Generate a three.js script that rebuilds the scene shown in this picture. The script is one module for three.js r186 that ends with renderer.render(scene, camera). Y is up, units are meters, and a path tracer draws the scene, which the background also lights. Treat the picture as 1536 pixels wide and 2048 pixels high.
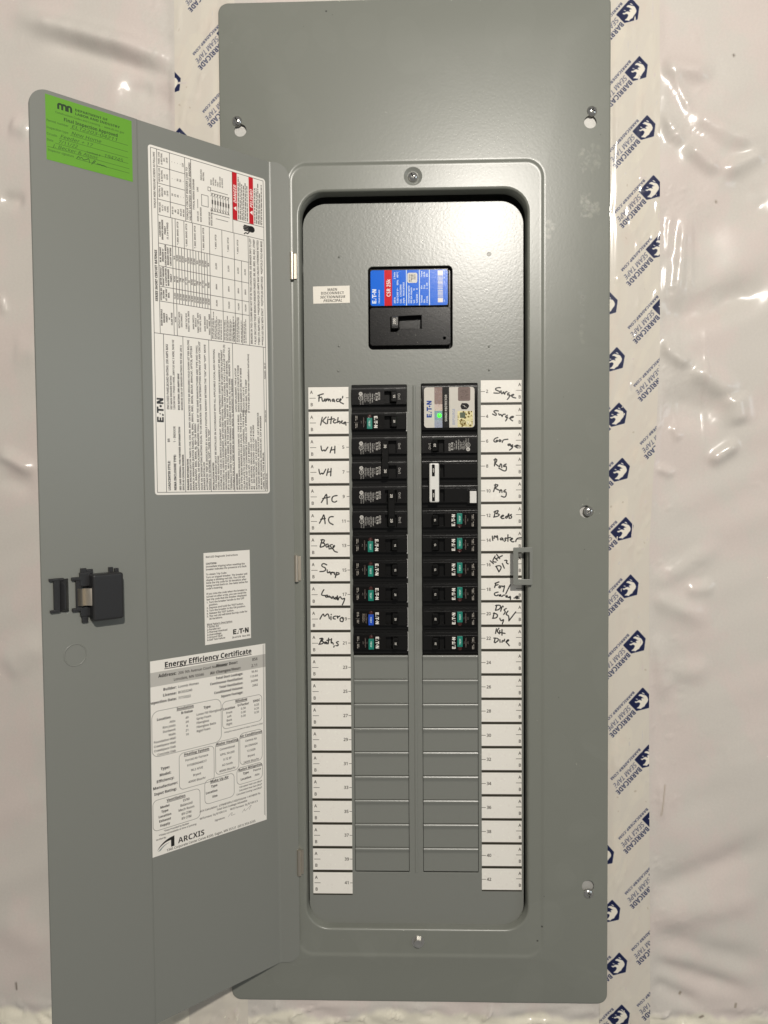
import * as THREE from 'three';
import { mergeGeometries, toCreasedNormals, mergeVertices } from 'three/addons/utils/BufferGeometryUtils.js';
import { RoundedBoxGeometry } from 'three/addons/geometries/RoundedBoxGeometry.js';
import { ConvexGeometry } from 'three/addons/geometries/ConvexGeometry.js';
import { RectAreaLightUniformsLib } from 'three/addons/lights/RectAreaLightUniformsLib.js';
import { Brush, Evaluator, SUBTRACTION } from 'three-bvh-csg';
import { createNoise2D } from 'simplex-noise';

// ---------------------------------------------------------------- camera, light, exposure
// All shapes below are written in millimetres round the panel's centre (x right, y up, z out of the wall) and scaled to metres when added.
const MM = 0.001, FOCAL = 1450;
const scene = new THREE.Scene();
const camera = new THREE.PerspectiveCamera(2 * Math.atan(1024 / FOCAL) * 180 / Math.PI, 768 / 1024, 0.02, 30);
const EYE = new THREE.Vector3(-12.514, 13.273, 747.798);
camera.position.copy(EYE).multiplyScalar(MM);
camera.rotation.set(THREE.MathUtils.degToRad(-1.94657), THREE.MathUtils.degToRad(1.53854), THREE.MathUtils.degToRad(-0.38723), 'YXZ');
camera.updateMatrixWorld();
const renderer = new THREE.WebGLRenderer({ antialias: true });
renderer.toneMapping = THREE.LinearToneMapping;
renderer.toneMappingExposure = 1;
renderer.shadowMap.enabled = true;
RectAreaLightUniformsLib.init();
scene.background = new THREE.Color().setRGB(0.215, 0.212, 0.206);      // the dim bounced light of the unseen basement, the same from all sides
const LAMP = new THREE.Vector3(0.258, 0.906, 1.72);                        // bare bulb under the ceiling, up and to the right
const lamp = new THREE.PointLight(new THREE.Color().setRGB(1, 0.945, 0.865), 9.3);
lamp.position.copy(LAMP); lamp.castShadow = true; lamp.shadow.radius = 1.6; lamp.name = 'bulb_light';
const WINDOW = new THREE.Vector3(2.3, 0.42, 1.6);                       // small basement window, off to the right
const daylight = new THREE.RectAreaLight(new THREE.Color().setRGB(0.8, 0.92, 1), 2.2, 0.8, 0.55);
daylight.position.copy(WINDOW); daylight.lookAt(0, 0, 0); daylight.name = 'window_light';

// ---------------------------------------------------------------- helpers
const seeded = (s) => () => { s = (s + 0x6d2b79f5) | 0; let t = Math.imul(s ^ (s >>> 15), 1 | s); t = (t + Math.imul(t ^ (t >>> 7), 61 | t)) ^ t; return ((t ^ (t >>> 14)) >>> 0) / 4294967296; };
const n2 = createNoise2D(seeded(11)), n3 = createNoise2D(seeded(23)), n4 = createNoise2D(seeded(37));
const lerp = THREE.MathUtils.lerp, sstep = THREE.MathUtils.smoothstep;
const lin = (r, g, b) => new THREE.Color().setRGB(r, g, b);
// a pixel of the photograph to a point of the plane z (millimetres)
function at(u, v, z = 0) {
  const d = new THREE.Vector3((u - 768) / FOCAL, -(v - 1024) / FOCAL, -1).applyQuaternion(camera.quaternion);
  return EYE.clone().addScaledVector(d, (z - EYE.z) / d.z);
}
const names = new Map();
const numbered = (name) => { const k = names.get(name) ?? 0; names.set(name, k + 1); return k ? name + '_' + String(k).padStart(3, '0') : name; };
const scaled = new WeakSet();
function part(name, geo, mat, parent, label) {
  if (!scaled.has(geo)) { geo.scale(MM, MM, MM); scaled.add(geo); }
  const m = new THREE.Mesh(geo, mat);
  m.name = name; m.castShadow = m.receiveShadow = true;
  if (label) m.userData.label = label;
  parent.add(m);
  return m;
}
function tag(o, label, category, group, kind) {
  if (label) o.userData.label = label;
  if (category) o.userData.category = category;
  if (group) o.userData.group = group;
  if (kind) o.userData.kind = kind;
  return o;
}
function thing(name, label, category, [x, y, z] = [0, 0, 0], group) {
  const g = new THREE.Group();
  g.name = numbered(name); g.position.set(x * MM, y * MM, z * MM);
  scene.add(g);
  return tag(g, label, category, group);
}
const box = (x0, x1, y0, y1, z0, z1) => { const g = new THREE.BoxGeometry(x1 - x0, y1 - y0, z1 - z0); g.translate((x0 + x1) / 2, (y0 + y1) / 2, (z0 + z1) / 2); return g; };
const rbox = (x0, x1, y0, y1, z0, z1, r) => { const g = new RoundedBoxGeometry(x1 - x0, y1 - y0, z1 - z0, 2, r); g.translate((x0 + x1) / 2, (y0 + y1) / 2, (z0 + z1) / 2); return g; };
const plain = (g) => { const o = g.index ? g.toNonIndexed() : g.clone(); for (const k of Object.keys(o.attributes)) if (!['position', 'normal', 'uv'].includes(k)) o.deleteAttribute(k); return o; };
const merge = (list) => mergeGeometries(list.map(plain));
// uv in millimetres over `size`, read from x and y
function flatUV(g, size, x0 = 0, y0 = 0, h = size) {
  const p = g.attributes.position, uv = new Float32Array(p.count * 2);
  for (let i = 0; i < p.count; i++) { uv[2 * i] = (p.getX(i) - x0) / size; uv[2 * i + 1] = (p.getY(i) - y0) / h; }
  g.setAttribute('uv', new THREE.BufferAttribute(uv, 2));
  return g;
}
// a convex block with a narrower top and a small chamfer round it
function block([a0, a1, b0, b1, z0], [c0, c1, d0, d1, z1], ch = 0.5) {
  const q = [];
  for (const [x, y] of [[a0, b0], [a1, b0], [a1, b1], [a0, b1]]) q.push(new THREE.Vector3(x, y, z0));
  const rim = [[c0, d0], [c1, d0], [c1, d1], [c0, d1]];
  rim.forEach(([x, y], i) => {
    const sx = i === 0 || i === 3 ? 1 : -1, sy = i < 2 ? 1 : -1;
    q.push(new THREE.Vector3(x, y + sy * ch, z1 - ch), new THREE.Vector3(x + sx * ch, y, z1 - ch), new THREE.Vector3(x + sx * ch, y + sy * ch, z1));
  });
  return flatUV(new ConvexGeometry(q), 20);
}
function roundRect(path, x0, x1, y0, y1, r) {
  path.moveTo(x0 + r, y0); path.lineTo(x1 - r, y0); path.absarc(x1 - r, y0 + r, r, -Math.PI / 2, 0);
  path.lineTo(x1, y1 - r); path.absarc(x1 - r, y1 - r, r, 0, Math.PI / 2);
  path.lineTo(x0 + r, y1); path.absarc(x0 + r, y1 - r, r, Math.PI / 2, Math.PI);
  path.lineTo(x0, y0 + r); path.absarc(x0 + r, y0 + r, r, Math.PI, Math.PI * 1.5);
  return path;
}
// a thin sticker with its own edges, print on uv 0..1 (turn: quarter turns of the print)
function sticker(x0, x1, y0, y1, z, r = 0.01, turn = 0, thick = 0.12) {
  const s = roundRect(new THREE.Shape(), x0, x1, y0, y1, Math.max(r, 0.01));
  const g = new THREE.ExtrudeGeometry(s, { depth: thick, bevelEnabled: false, curveSegments: 5 });
  g.translate(0, 0, z);
  const p = g.attributes.position, uv = g.attributes.uv;
  for (let i = 0; i < p.count; i++) {
    const a = (p.getX(i) - x0) / (x1 - x0), b = (p.getY(i) - y0) / (y1 - y0);
    const [u, v] = turn === 1 ? [b, 1 - a] : turn === 2 ? [1 - a, 1 - b] : turn === 3 ? [1 - b, a] : [a, b];
    uv.setXY(i, u, v);
  }
  return g;
}
function canvasTexture(w, h, draw) {
  const c = document.createElement('canvas');
  c.width = w; c.height = h;
  const x = c.getContext('2d');
  draw(x, w, h);
  const t = new THREE.CanvasTexture(c);
  t.colorSpace = THREE.SRGBColorSpace; t.anisotropy = 8;
  return t;
}
function heightTexture(w, h, f, data) {
  const a = new Uint8Array(w * h * 4);
  for (let j = 0; j < h; j++) for (let i = 0; i < w; i++) { const v = Math.max(0, Math.min(255, f(i / w, j / h) * 255)), o = (j * w + i) * 4; a[o] = a[o + 1] = a[o + 2] = v; a[o + 3] = 255; }
  const t = new THREE.DataTexture(a, w, h);
  t.wrapS = t.wrapT = THREE.RepeatWrapping; t.magFilter = THREE.LinearFilter; t.minFilter = THREE.LinearMipmapLinearFilter; t.generateMipmaps = true; t.needsUpdate = true;
  return t;
}
// noise that repeats after one tile: smooth random values on a wrapped lattice
function tiled(cells, seed) {
  const r = seeded(seed), v = Float32Array.from({ length: cells * cells }, () => r());
  const w = (i) => ((i % cells) + cells) % cells, f = (t) => t * t * t * (t * (t * 6 - 15) + 10);
  return (x, y) => {
    x *= cells; y *= cells;
    const i = Math.floor(x), j = Math.floor(y), a = f(x - i), b = f(y - j);
    return lerp(lerp(v[w(j) * cells + w(i)], v[w(j) * cells + w(i + 1)], a), lerp(v[w(j + 1) * cells + w(i)], v[w(j + 1) * cells + w(i + 1)], a), b);
  };
}

// ---------------------------------------------------------------- materials
const PEEL = 120;                                                       // millimetres that one tile of the paint's orange peel covers
const pa = tiled(62, 5), pb = tiled(108, 6), pc = tiled(12, 7);
const peel = heightTexture(1024, 1024, (x, y) => 0.58 * pa(x, y) + 0.32 * pb(x, y) + 0.1 * pc(x, y));
const fa = tiled(128, 8), fb = tiled(24, 9);
const grain = heightTexture(512, 512, (x, y) => 0.6 * fa(x, y) + 0.4 * fb(x, y));
const GREY = lin(0.206, 0.212, 0.191);
const paint = (o = {}) => new THREE.MeshPhysicalMaterial({ color: GREY, roughness: 0.32, bumpMap: peel, bumpScale: 0.00003, ...o });
const M = {
  paint: paint(),
  zinc: new THREE.MeshStandardMaterial({ color: lin(0.62, 0.61, 0.58), metalness: 1, roughness: 0.24 }),
  hex: new THREE.MeshStandardMaterial({ color: lin(0.58, 0.57, 0.54), metalness: 1, roughness: 0.42 }),
  steel: new THREE.MeshStandardMaterial({ color: lin(0.62, 0.56, 0.47), metalness: 1, roughness: 0.42 }),
  galvanised: new THREE.MeshStandardMaterial({ color: lin(0.5, 0.49, 0.46), metalness: 0.4, roughness: 0.55, bumpMap: grain, bumpScale: 0.0001 }),
  plastic: new THREE.MeshPhysicalMaterial({ color: lin(0.0075, 0.0073, 0.007), roughness: 0.22, specularIntensity: 0.55, bumpMap: grain, bumpScale: 0.00002 }),
  plasticGrey: new THREE.MeshPhysicalMaterial({ color: lin(0.0085, 0.0083, 0.008), roughness: 0.26, specularIntensity: 0.55, bumpMap: grain, bumpScale: 0.00003 }),
  latch: new THREE.MeshPhysicalMaterial({ color: lin(0.02, 0.02, 0.021), roughness: 0.36, bumpMap: grain, bumpScale: 0.00006 }),
  white: new THREE.MeshPhysicalMaterial({ color: lin(0.72, 0.71, 0.67), roughness: 0.35 }),
  inside: new THREE.MeshStandardMaterial({ color: lin(0.206, 0.212, 0.191), roughness: 0.6 }),
};
const printed = (map, roughness = 0.5, o = {}) => new THREE.MeshPhysicalMaterial({ map, roughness, bumpMap: grain, bumpScale: 0.00002, ...o });

// ---------------------------------------------------------------- the wall: plastic sheet with folds
const FOLDS = [                                                          // [photo pixels from, to, height mm, width mm, sharper on one side]
  [[40, 36], [345, 124], 7.5, 9], [[100, 78], [345, 152], -5, 9], [[130, 40], [300, 92], 2, 3], [[240, 172], [348, 200], -4, 11], [[20, 250], [60, 262], 2.5, 7], [[0, 396], [48, 402], -3, 6],
  [[1319, 130], [1420, 150], 4.2, 8], [[1340, 140], [1385, 232], 3.8, 5], [[1385, 232], [1530, 300], 4.5, 9], [[1319, 232], [1370, 290], 4, 6], [[1370, 290], [1440, 345], 4.8, 7],
  [[1440, 345], [1536, 305], 3.6, 7], [[1460, 350], [1536, 440], -3.5, 14], [[1340, 420], [1335, 520], 3.6, 5], [[1335, 520], [1325, 600], 3.4, 5], [[1372, 430], [1352, 610], 3.8, 6], [[1384, 440], [1384, 590], 2.4, 3],
  [[1319, 645], [1536, 575], -5.5, 14], [[1319, 690], [1380, 735], 4.2, 6], [[1380, 735], [1470, 790], 4.6, 9], [[1470, 790], [1480, 850], 4.2, 9], [[1420, 925], [1478, 885], 4.2, 6], [[1325, 800], [1450, 830], -4, 16],
  [[1312, 935], [1350, 950], 4, 5], [[1345, 850], [1360, 880], 3, 5], [[1410, 640], [1412, 960], 1.3, 1.8], [[1352, 560], [1353, 960], 0.9, 1.6],
  [[1300, 1172], [1440, 1090], 3, 9], [[1300, 1190], [1420, 1245], 3.2, 9], [[1310, 1270], [1330, 1400], 3, 8], [[1340, 1340], [1420, 1345], 2.4, 10], [[1370, 1180], [1430, 1175], 2.6, 6],
  [[1320, 1560], [1324, 1640], 2.6, 4], [[1300, 1790], [1536, 1690], -3.4, 12], [[1300, 1840], [1536, 1800], 2.8, 13], [[1300, 1870], [1536, 1930], -3, 11], [[1302, 1925], [1500, 1985], -3.6, 8], [[1302, 1965], [1400, 2010], -3, 7],
  [[0, 590], [12, 630], 3, 4], [[0, 905], [70, 945], 4.2, 6], [[0, 955], [72, 975], -2.6, 9], [[30, 700], [75, 705], 1.5, 12], [[10, 1340], [90, 1290], 2.5, 13], [[0, 1840], [100, 1900], 2.4, 16],
].map(([a, b, h, w]) => { const p = at(...a, 4), q = at(...b, 4); return [p.x, p.y, q.x - p.x, q.y - p.y, h * (w < 6 ? 0.75 : 1.3), w < 6 ? w : w * 1.4]; });
const tapeRight = (y) => { const P = [[620, 244], [495, 244.6], [150, 246.7], [60, 243.4], [24, 241], [-52, 237.3], [-300, 238.6], [-547, 241.1], [-760, 242]]; for (let i = 1; i < P.length; i++) if (y >= P[i][0]) { const t = (y - P[i][0]) / (P[i - 1][0] - P[i][0]); return lerp(P[i][1], P[i - 1][1], Math.min(t, 1)); } return 242; };
function sheetHeight(x, y) {
  let h = 4 + 2.6 * n2(x / 210, y / 260) + 0.8 * n3(x / 90 + 3, y / 120) + 1.1 * n4((x + 0.45 * y) / 260 + 6, (y - 0.45 * x) / 60) * sstep(Math.abs(x), 246, 275);
  for (const [px, py, dx, dy, hh, w] of FOLDS) {
    const l2 = dx * dx + dy * dy, t = Math.max(-0.1, Math.min(1.1, ((x - px) * dx + (y - py) * dy) / l2));
    const ex = x - px - dx * t, ey = y - py - dy * t, d2 = ex * ex + ey * ey;
    if (d2 < 9 * w * w) h += hh * Math.exp(-d2 / (w * w) * 1.4) * (0.96 + 0.08 * n4(x / 24, y / 24)) * sstep(t, -0.1, 0.25) * sstep(1 - t, -0.1, 0.3);
  }
  const crumple = Math.max(0, (1 - Math.abs(n3(x / 62 + 7, y / 40))) ** 14 * 3.6 * sstep(n2(x / 40 + 9, y / 30), -0.3, 0.5) + (1 - Math.abs(n4(x / 34, y / 30 + 4))) ** 16 * 2 * sstep(n2(x / 33, y / 35 + 8), 0, 0.5)) + 1.2 * n2(x / 50 + 4, y / 24);
  h += 1.4 * crumple * (sstep(-y, 522, 540) + 0.1 * sstep(n2(x / 120 + 40, y / 140), 0.45, 0.8) * sstep(Math.abs(x), 246, 262));
  const tre = tapeRight(y), ed = x - tre, el = -241.5 - x;
  if (ed > 0 && ed < 120) h += ((1 - Math.abs(n3(x / 70 + 31, (y + 0.35 * ed) / 13))) ** 12 * 1.5 * sstep(n2(5, y / 46), -0.1, 0.5) + (1 - Math.abs(n4((x + 0.2 * y) / 16, y / 90 + 12))) ** 14 * 0.9 * sstep(n2(15, y / 60), 0, 0.5)) * Math.exp(-ed / 34) * sstep(ed, 0, 5);
  if (el > 0 && el < 120) h += (1 - Math.abs(n3(x / 70 + 61, (y - 0.4 * el) / 17))) ** 12 * 1.3 * Math.exp(-el / 40) * sstep(el, 0, 5);
  // taut where the tape holds it and where the cover presses on it
  const tr = tapeRight(y), inTape = sstep(x, tr - 64, tr - 52) * sstep(tr + 8 - x, 0, 10) + sstep(x, -250, -241) * sstep(-178 - x, 0, 10);
  h = lerp(h, 4.6 + 0.3 * n3(x / 30, y / 120) + 1.1 * (1 - Math.abs(n4(x / 26 + 9, y / 300))) ** 26 + 1.1 * (1 - Math.abs(n3(x / 20, y / 26))) ** 20 * sstep(n2(x / 30 + 70, y / 40), 0.35, 0.6) + 0.05 * n2(x / 8, y / 40), Math.min(1, inTape) * (0.9 - 0.45 * sstep(-y, 520, 545)));
  const under = sstep(205 - Math.abs(x), 0, 9) * sstep(510 - y, 0, 9) * sstep(y + 533, 0, 9);
  return lerp(h, Math.min(h, 3.7), under);
}
{
  const xs = [], ys = [], X0 = -640, X1 = 640, Y0 = -740, Y1 = 660;
  for (let x = X0; x <= X1; x += (x > -470 && x < 400 ? 2.2 : 8)) xs.push(x);
  for (let y = Y0; y <= Y1; y += (y > -575 && y < 530 ? 2.4 : 8)) ys.push(y);
  const pos = [], uv = [], idx = [];
  for (const y of ys) for (const x of xs) { pos.push(x, y, sheetHeight(x, y)); uv.push((x - X0) / (X1 - X0), (y - Y0) / (Y1 - Y0)); }
  for (let j = 0; j + 1 < ys.length; j++) for (let i = 0; i + 1 < xs.length; i++) {
    if (xs[i] > -184 && xs[i + 1] < 184 && ys[j] > -505 && ys[j + 1] < 482) continue;          // the opening for the box
    const a = j * xs.length + i, b = a + 1, c = a + xs.length, d = c + 1;
    idx.push(a, b, d, a, d, c);
  }
  const g = new THREE.BufferGeometry();
  g.setAttribute('position', new THREE.Float32BufferAttribute(pos, 3)); g.setAttribute('uv', new THREE.Float32BufferAttribute(uv, 2));
  g.setIndex(idx); g.computeVertexNormals();
  // what shows through the milky film: pinkish and greyish batts, cream board below, small marks
  const map = canvasTexture(1024, 1120, (c, w, h) => {
    const img = c.createImageData(w, h);
    for (let j = 0; j < h; j++) for (let i = 0; i < w; i++) {
      const x = X0 + (X1 - X0) * i / w, y = Y1 - (Y1 - Y0) * j / h;
      const p = sstep(n2(x / 90 + 20, y / 130) + 0.5 * n3(x / 28, y / 40) + 0.2 * n4(x / 7, y / 9), -0.5, 0.7);
      const edge = -540 + 7 * n3(x / 60, 2) + 2 * n4(x / 16, 5), cream = sstep(edge - y, -4, 4) * sstep(y + 566 + 6 * n4(x / 17, 9), -2, 2);
      let r = lerp(203, 207, p), gg = lerp(197, 196, p), b = lerp(189, 189, p);
      const f = 2.5 * n4(x / 3, y / 3);
      r = lerp(r, 230, cream) + f; gg = lerp(gg, 224, cream) + f; b = lerp(b, 206, cream) + f;
      const o = (j * w + i) * 4; img.data[o] = r; img.data[o + 1] = gg; img.data[o + 2] = b; img.data[o + 3] = 255;
    }
    c.putImageData(img, 0, 0);
    const mark = (u, v, len, ang, lw, col) => { const p = at(u, v, 4); c.save(); c.translate((p.x - X0) / (X1 - X0) * w, (Y1 - p.y) / (Y1 - Y0) * h); c.rotate(ang); c.strokeStyle = col; c.lineWidth = lw; c.beginPath(); c.moveTo(0, -len / 2); c.lineTo(0.6, len / 2); c.stroke(); c.restore(); };
    mark(35, 1968, 7, 0.05, 0.9, '#5a5148'); mark(1465, 113, 2, 0, 1.4, '#7b7268'); mark(1362, 1990, 3, 0.6, 1.5, '#8a8070'); mark(1402, 2032, 4, 1.1, 2, '#948a7c');
    mark(1325, 1600, 26, 0.15, 0.8, '#a89a88'); mark(1470, 2010, 4, 0.4, 1.4, '#8d8374'); mark(1432, 403, 2, 0, 1.4, '#8d8374');
  });
  const ba = tiled(90, 31), bb = tiled(40, 32);
  const crinkle = heightTexture(1024, 1024, (x, y) => 0.5 * (1 - Math.abs(2 * bb(x, y) - 1)) ** 4 + 0.35 * ba(x, y));
  crinkle.repeat.set(4, 4.4);
  const film = new THREE.MeshPhysicalMaterial({ map, roughness: 0.5, bumpMap: crinkle, bumpScale: 0.00004, clearcoat: 0.6, clearcoatRoughness: 0.2, specularIntensity: 0.4 });
  const s = part('wall_sheeting', g, film, scene, 'milky plastic sheeting stretched over the wall behind the panel');
  tag(s, null, 'plastic sheeting', null, 'structure');
}

// ---------------------------------------------------------------- printed seam tape
const BEAR = [[[555, 430], [600, 385], [660, 365], [730, 385], [830, 420], [900, 455], [950, 530], [980, 630], [950, 720], [890, 790], [840, 850], [800, 920], [740, 945], [680, 985], [640, 1030], [560, 1010], [450, 995], [480, 955], [540, 920], [590, 850], [615, 790], [590, 745], [560, 735], [520, 725], [470, 750], [420, 745], [375, 705], [400, 680], [470, 680], [530, 640], [580, 625], [640, 635], [700, 660], [690, 625], [650, 600], [690, 570], [720, 545], [790, 560], [740, 530], [690, 490], [640, 460], [590, 455]], [[700, 320], [750, 300], [800, 330], [850, 400], [780, 375]], [[420, 570], [470, 555], [540, 590], [520, 615], [470, 600]]];
function tapePrint(c, k) {                                               // one print of the tape, origin at the middle of the shield; k = pixels per millimetre
  const NAVY = '#0d1740';
  c.save(); c.rotate(133 * Math.PI / 180); c.scale(k, k);
  c.fillStyle = NAVY; c.strokeStyle = NAVY; c.lineJoin = 'round'; c.lineWidth = 1.6;
  c.beginPath(); [[-11, 6.2], [-10.2, -4.6], [-0.9, -11.2], [9.6, -4.5], [9, 6.1]].forEach(([x, y], i) => (i ? c.lineTo(x, y) : c.moveTo(x, y))); c.closePath(); c.fill(); c.stroke();
  c.fillStyle = '#e3dccd';
  const un = ([x, y]) => { const a = (x - 640) / 42.8, b = (y - 680) / 42.8; return [a * -0.7193 + b * 0.6947, -a * 0.6947 + b * -0.7193 - 1]; };
  for (const piece of BEAR) { c.beginPath(); piece.map(un).forEach(([x, y], i) => (i ? c.lineTo(x, y) : c.moveTo(x, y))); c.closePath(); c.fill(); }
  c.fillStyle = NAVY;
  c.textBaseline = 'middle';
  const line = (t, font, x, y, len) => { c.font = font; const w = c.measureText(t).width; c.save(); c.translate(x, y); c.scale(len / w, 1); c.fillText(t, 0, 0); c.restore(); };
  line('BARRICADE', 'bold 6.9px sans-serif', 11.6, -3.3, 36); line('SEAM TAPE', 'italic 6.6px sans-serif', 11.4, 3.3, 32.5);
  line('BARRICADEBP.COM', 'bold 3.6px sans-serif', -2.6, 10.6, 44);
  c.restore();
}
function seamTape(label, left, right, y0, y1, marks) {
  const K = 1.72, H = y1 - y0, W = 66, rows = Math.round(H / 3), cols = 26;
  const map = canvasTexture(Math.round(W * K), Math.round(H * K), (c, w, h) => {
    c.fillStyle = '#cfc8bc'; c.fillRect(0, 0, w, h);
    const r = seeded(5);
    for (let i = 0; i < 260; i++) { c.fillStyle = r() < 0.5 ? 'rgba(228,220,202,0.09)' : 'rgba(196,184,170,0.06)'; c.beginPath(); c.ellipse(r() * w, r() * h, 3 + r() * 16, 8 + r() * 50, r() * 0.5, 0, 7); c.fill(); }
    for (let i = 0; i < 40; i++) { c.fillStyle = 'rgba(150,132,112,0.35)'; c.beginPath(); c.ellipse(r() * w, r() * h, 0.6 + r() * 1.6, 0.5 + r() * 2.6, r() * 3, 0, 7); c.fill(); }
    for (const [u, v] of marks) { const p = at(u, v, 4.6); c.save(); c.translate((p.x - (right(p.y) - W)) * K, (y1 - p.y) * K); tapePrint(c, K); c.restore(); }
  });
  const pos = [], uv = [], idx = [];
  for (let j = 0; j <= rows; j++) for (let i = 0; i <= cols; i++) {
    const y = y0 + H * j / rows, xr = right(y), xl = left(y), x = lerp(xl, xr, i / cols);
    pos.push(x, y, sheetHeight(x, y) + 0.45); uv.push((x - (xr - W)) / W, j / rows);
  }
  for (let j = 0; j < rows; j++) for (let i = 0; i < cols; i++) { const a = j * (cols + 1) + i, b = a + 1, c = a + cols + 1, d = c + 1; idx.push(a, b, d, a, d, c); }
  const g = new THREE.BufferGeometry();
  g.setAttribute('position', new THREE.Float32BufferAttribute(pos, 3)); g.setAttribute('uv', new THREE.Float32BufferAttribute(uv, 2)); g.setIndex(idx); g.computeVertexNormals();
  const m = part(numbered('seam_tape'), g, new THREE.MeshPhysicalMaterial({ map, roughness: 0.5, specularIntensity: 0.4, clearcoat: 0.55, clearcoatRoughness: 0.1, side: THREE.DoubleSide }), scene);
  return tag(m, label, 'tape');
}
const line = (a, b, n, from = 0) => Array.from({ length: n }, (_, i) => [a[0] + b[0] * (i + from), a[1] + b[1] * (i + from)]);
seamTape('white seam tape with navy bear shields and lettering along the latch side of the panel', (y) => 189, tapeRight, -620, 560,
  [[1256, 24], [1273, 140], [1288.5, 258], [1301, 378], [1315, 494], [1328, 610], [1341, 726], [1354, 842], [1239, -92], [1222, -208], [1227, 721], [1231, 832], [1237, 942], [1244.5, 1060], [1255.5, 1175], [1269.4, 1286], [1280, 1401], [1292, 1515], [1307, 1634], [1320, 1745], [1333, 1858], [1344, 1970], [1213, 610], [1206, 1712], [1219, 1825], [1233, 1930], [1238, 2034], [1250, 2150]]);
seamTape('white seam tape with cropped navy lettering above the open door, hinge side', (y) => -241.5 + 0.8 * Math.sin(y / 70), (y) => -180, -620, 560,
  [...line([456, 61], [19.5, 116], 8, -3), ...line([340, 167], [14, 116], 10, -4)]);

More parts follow.
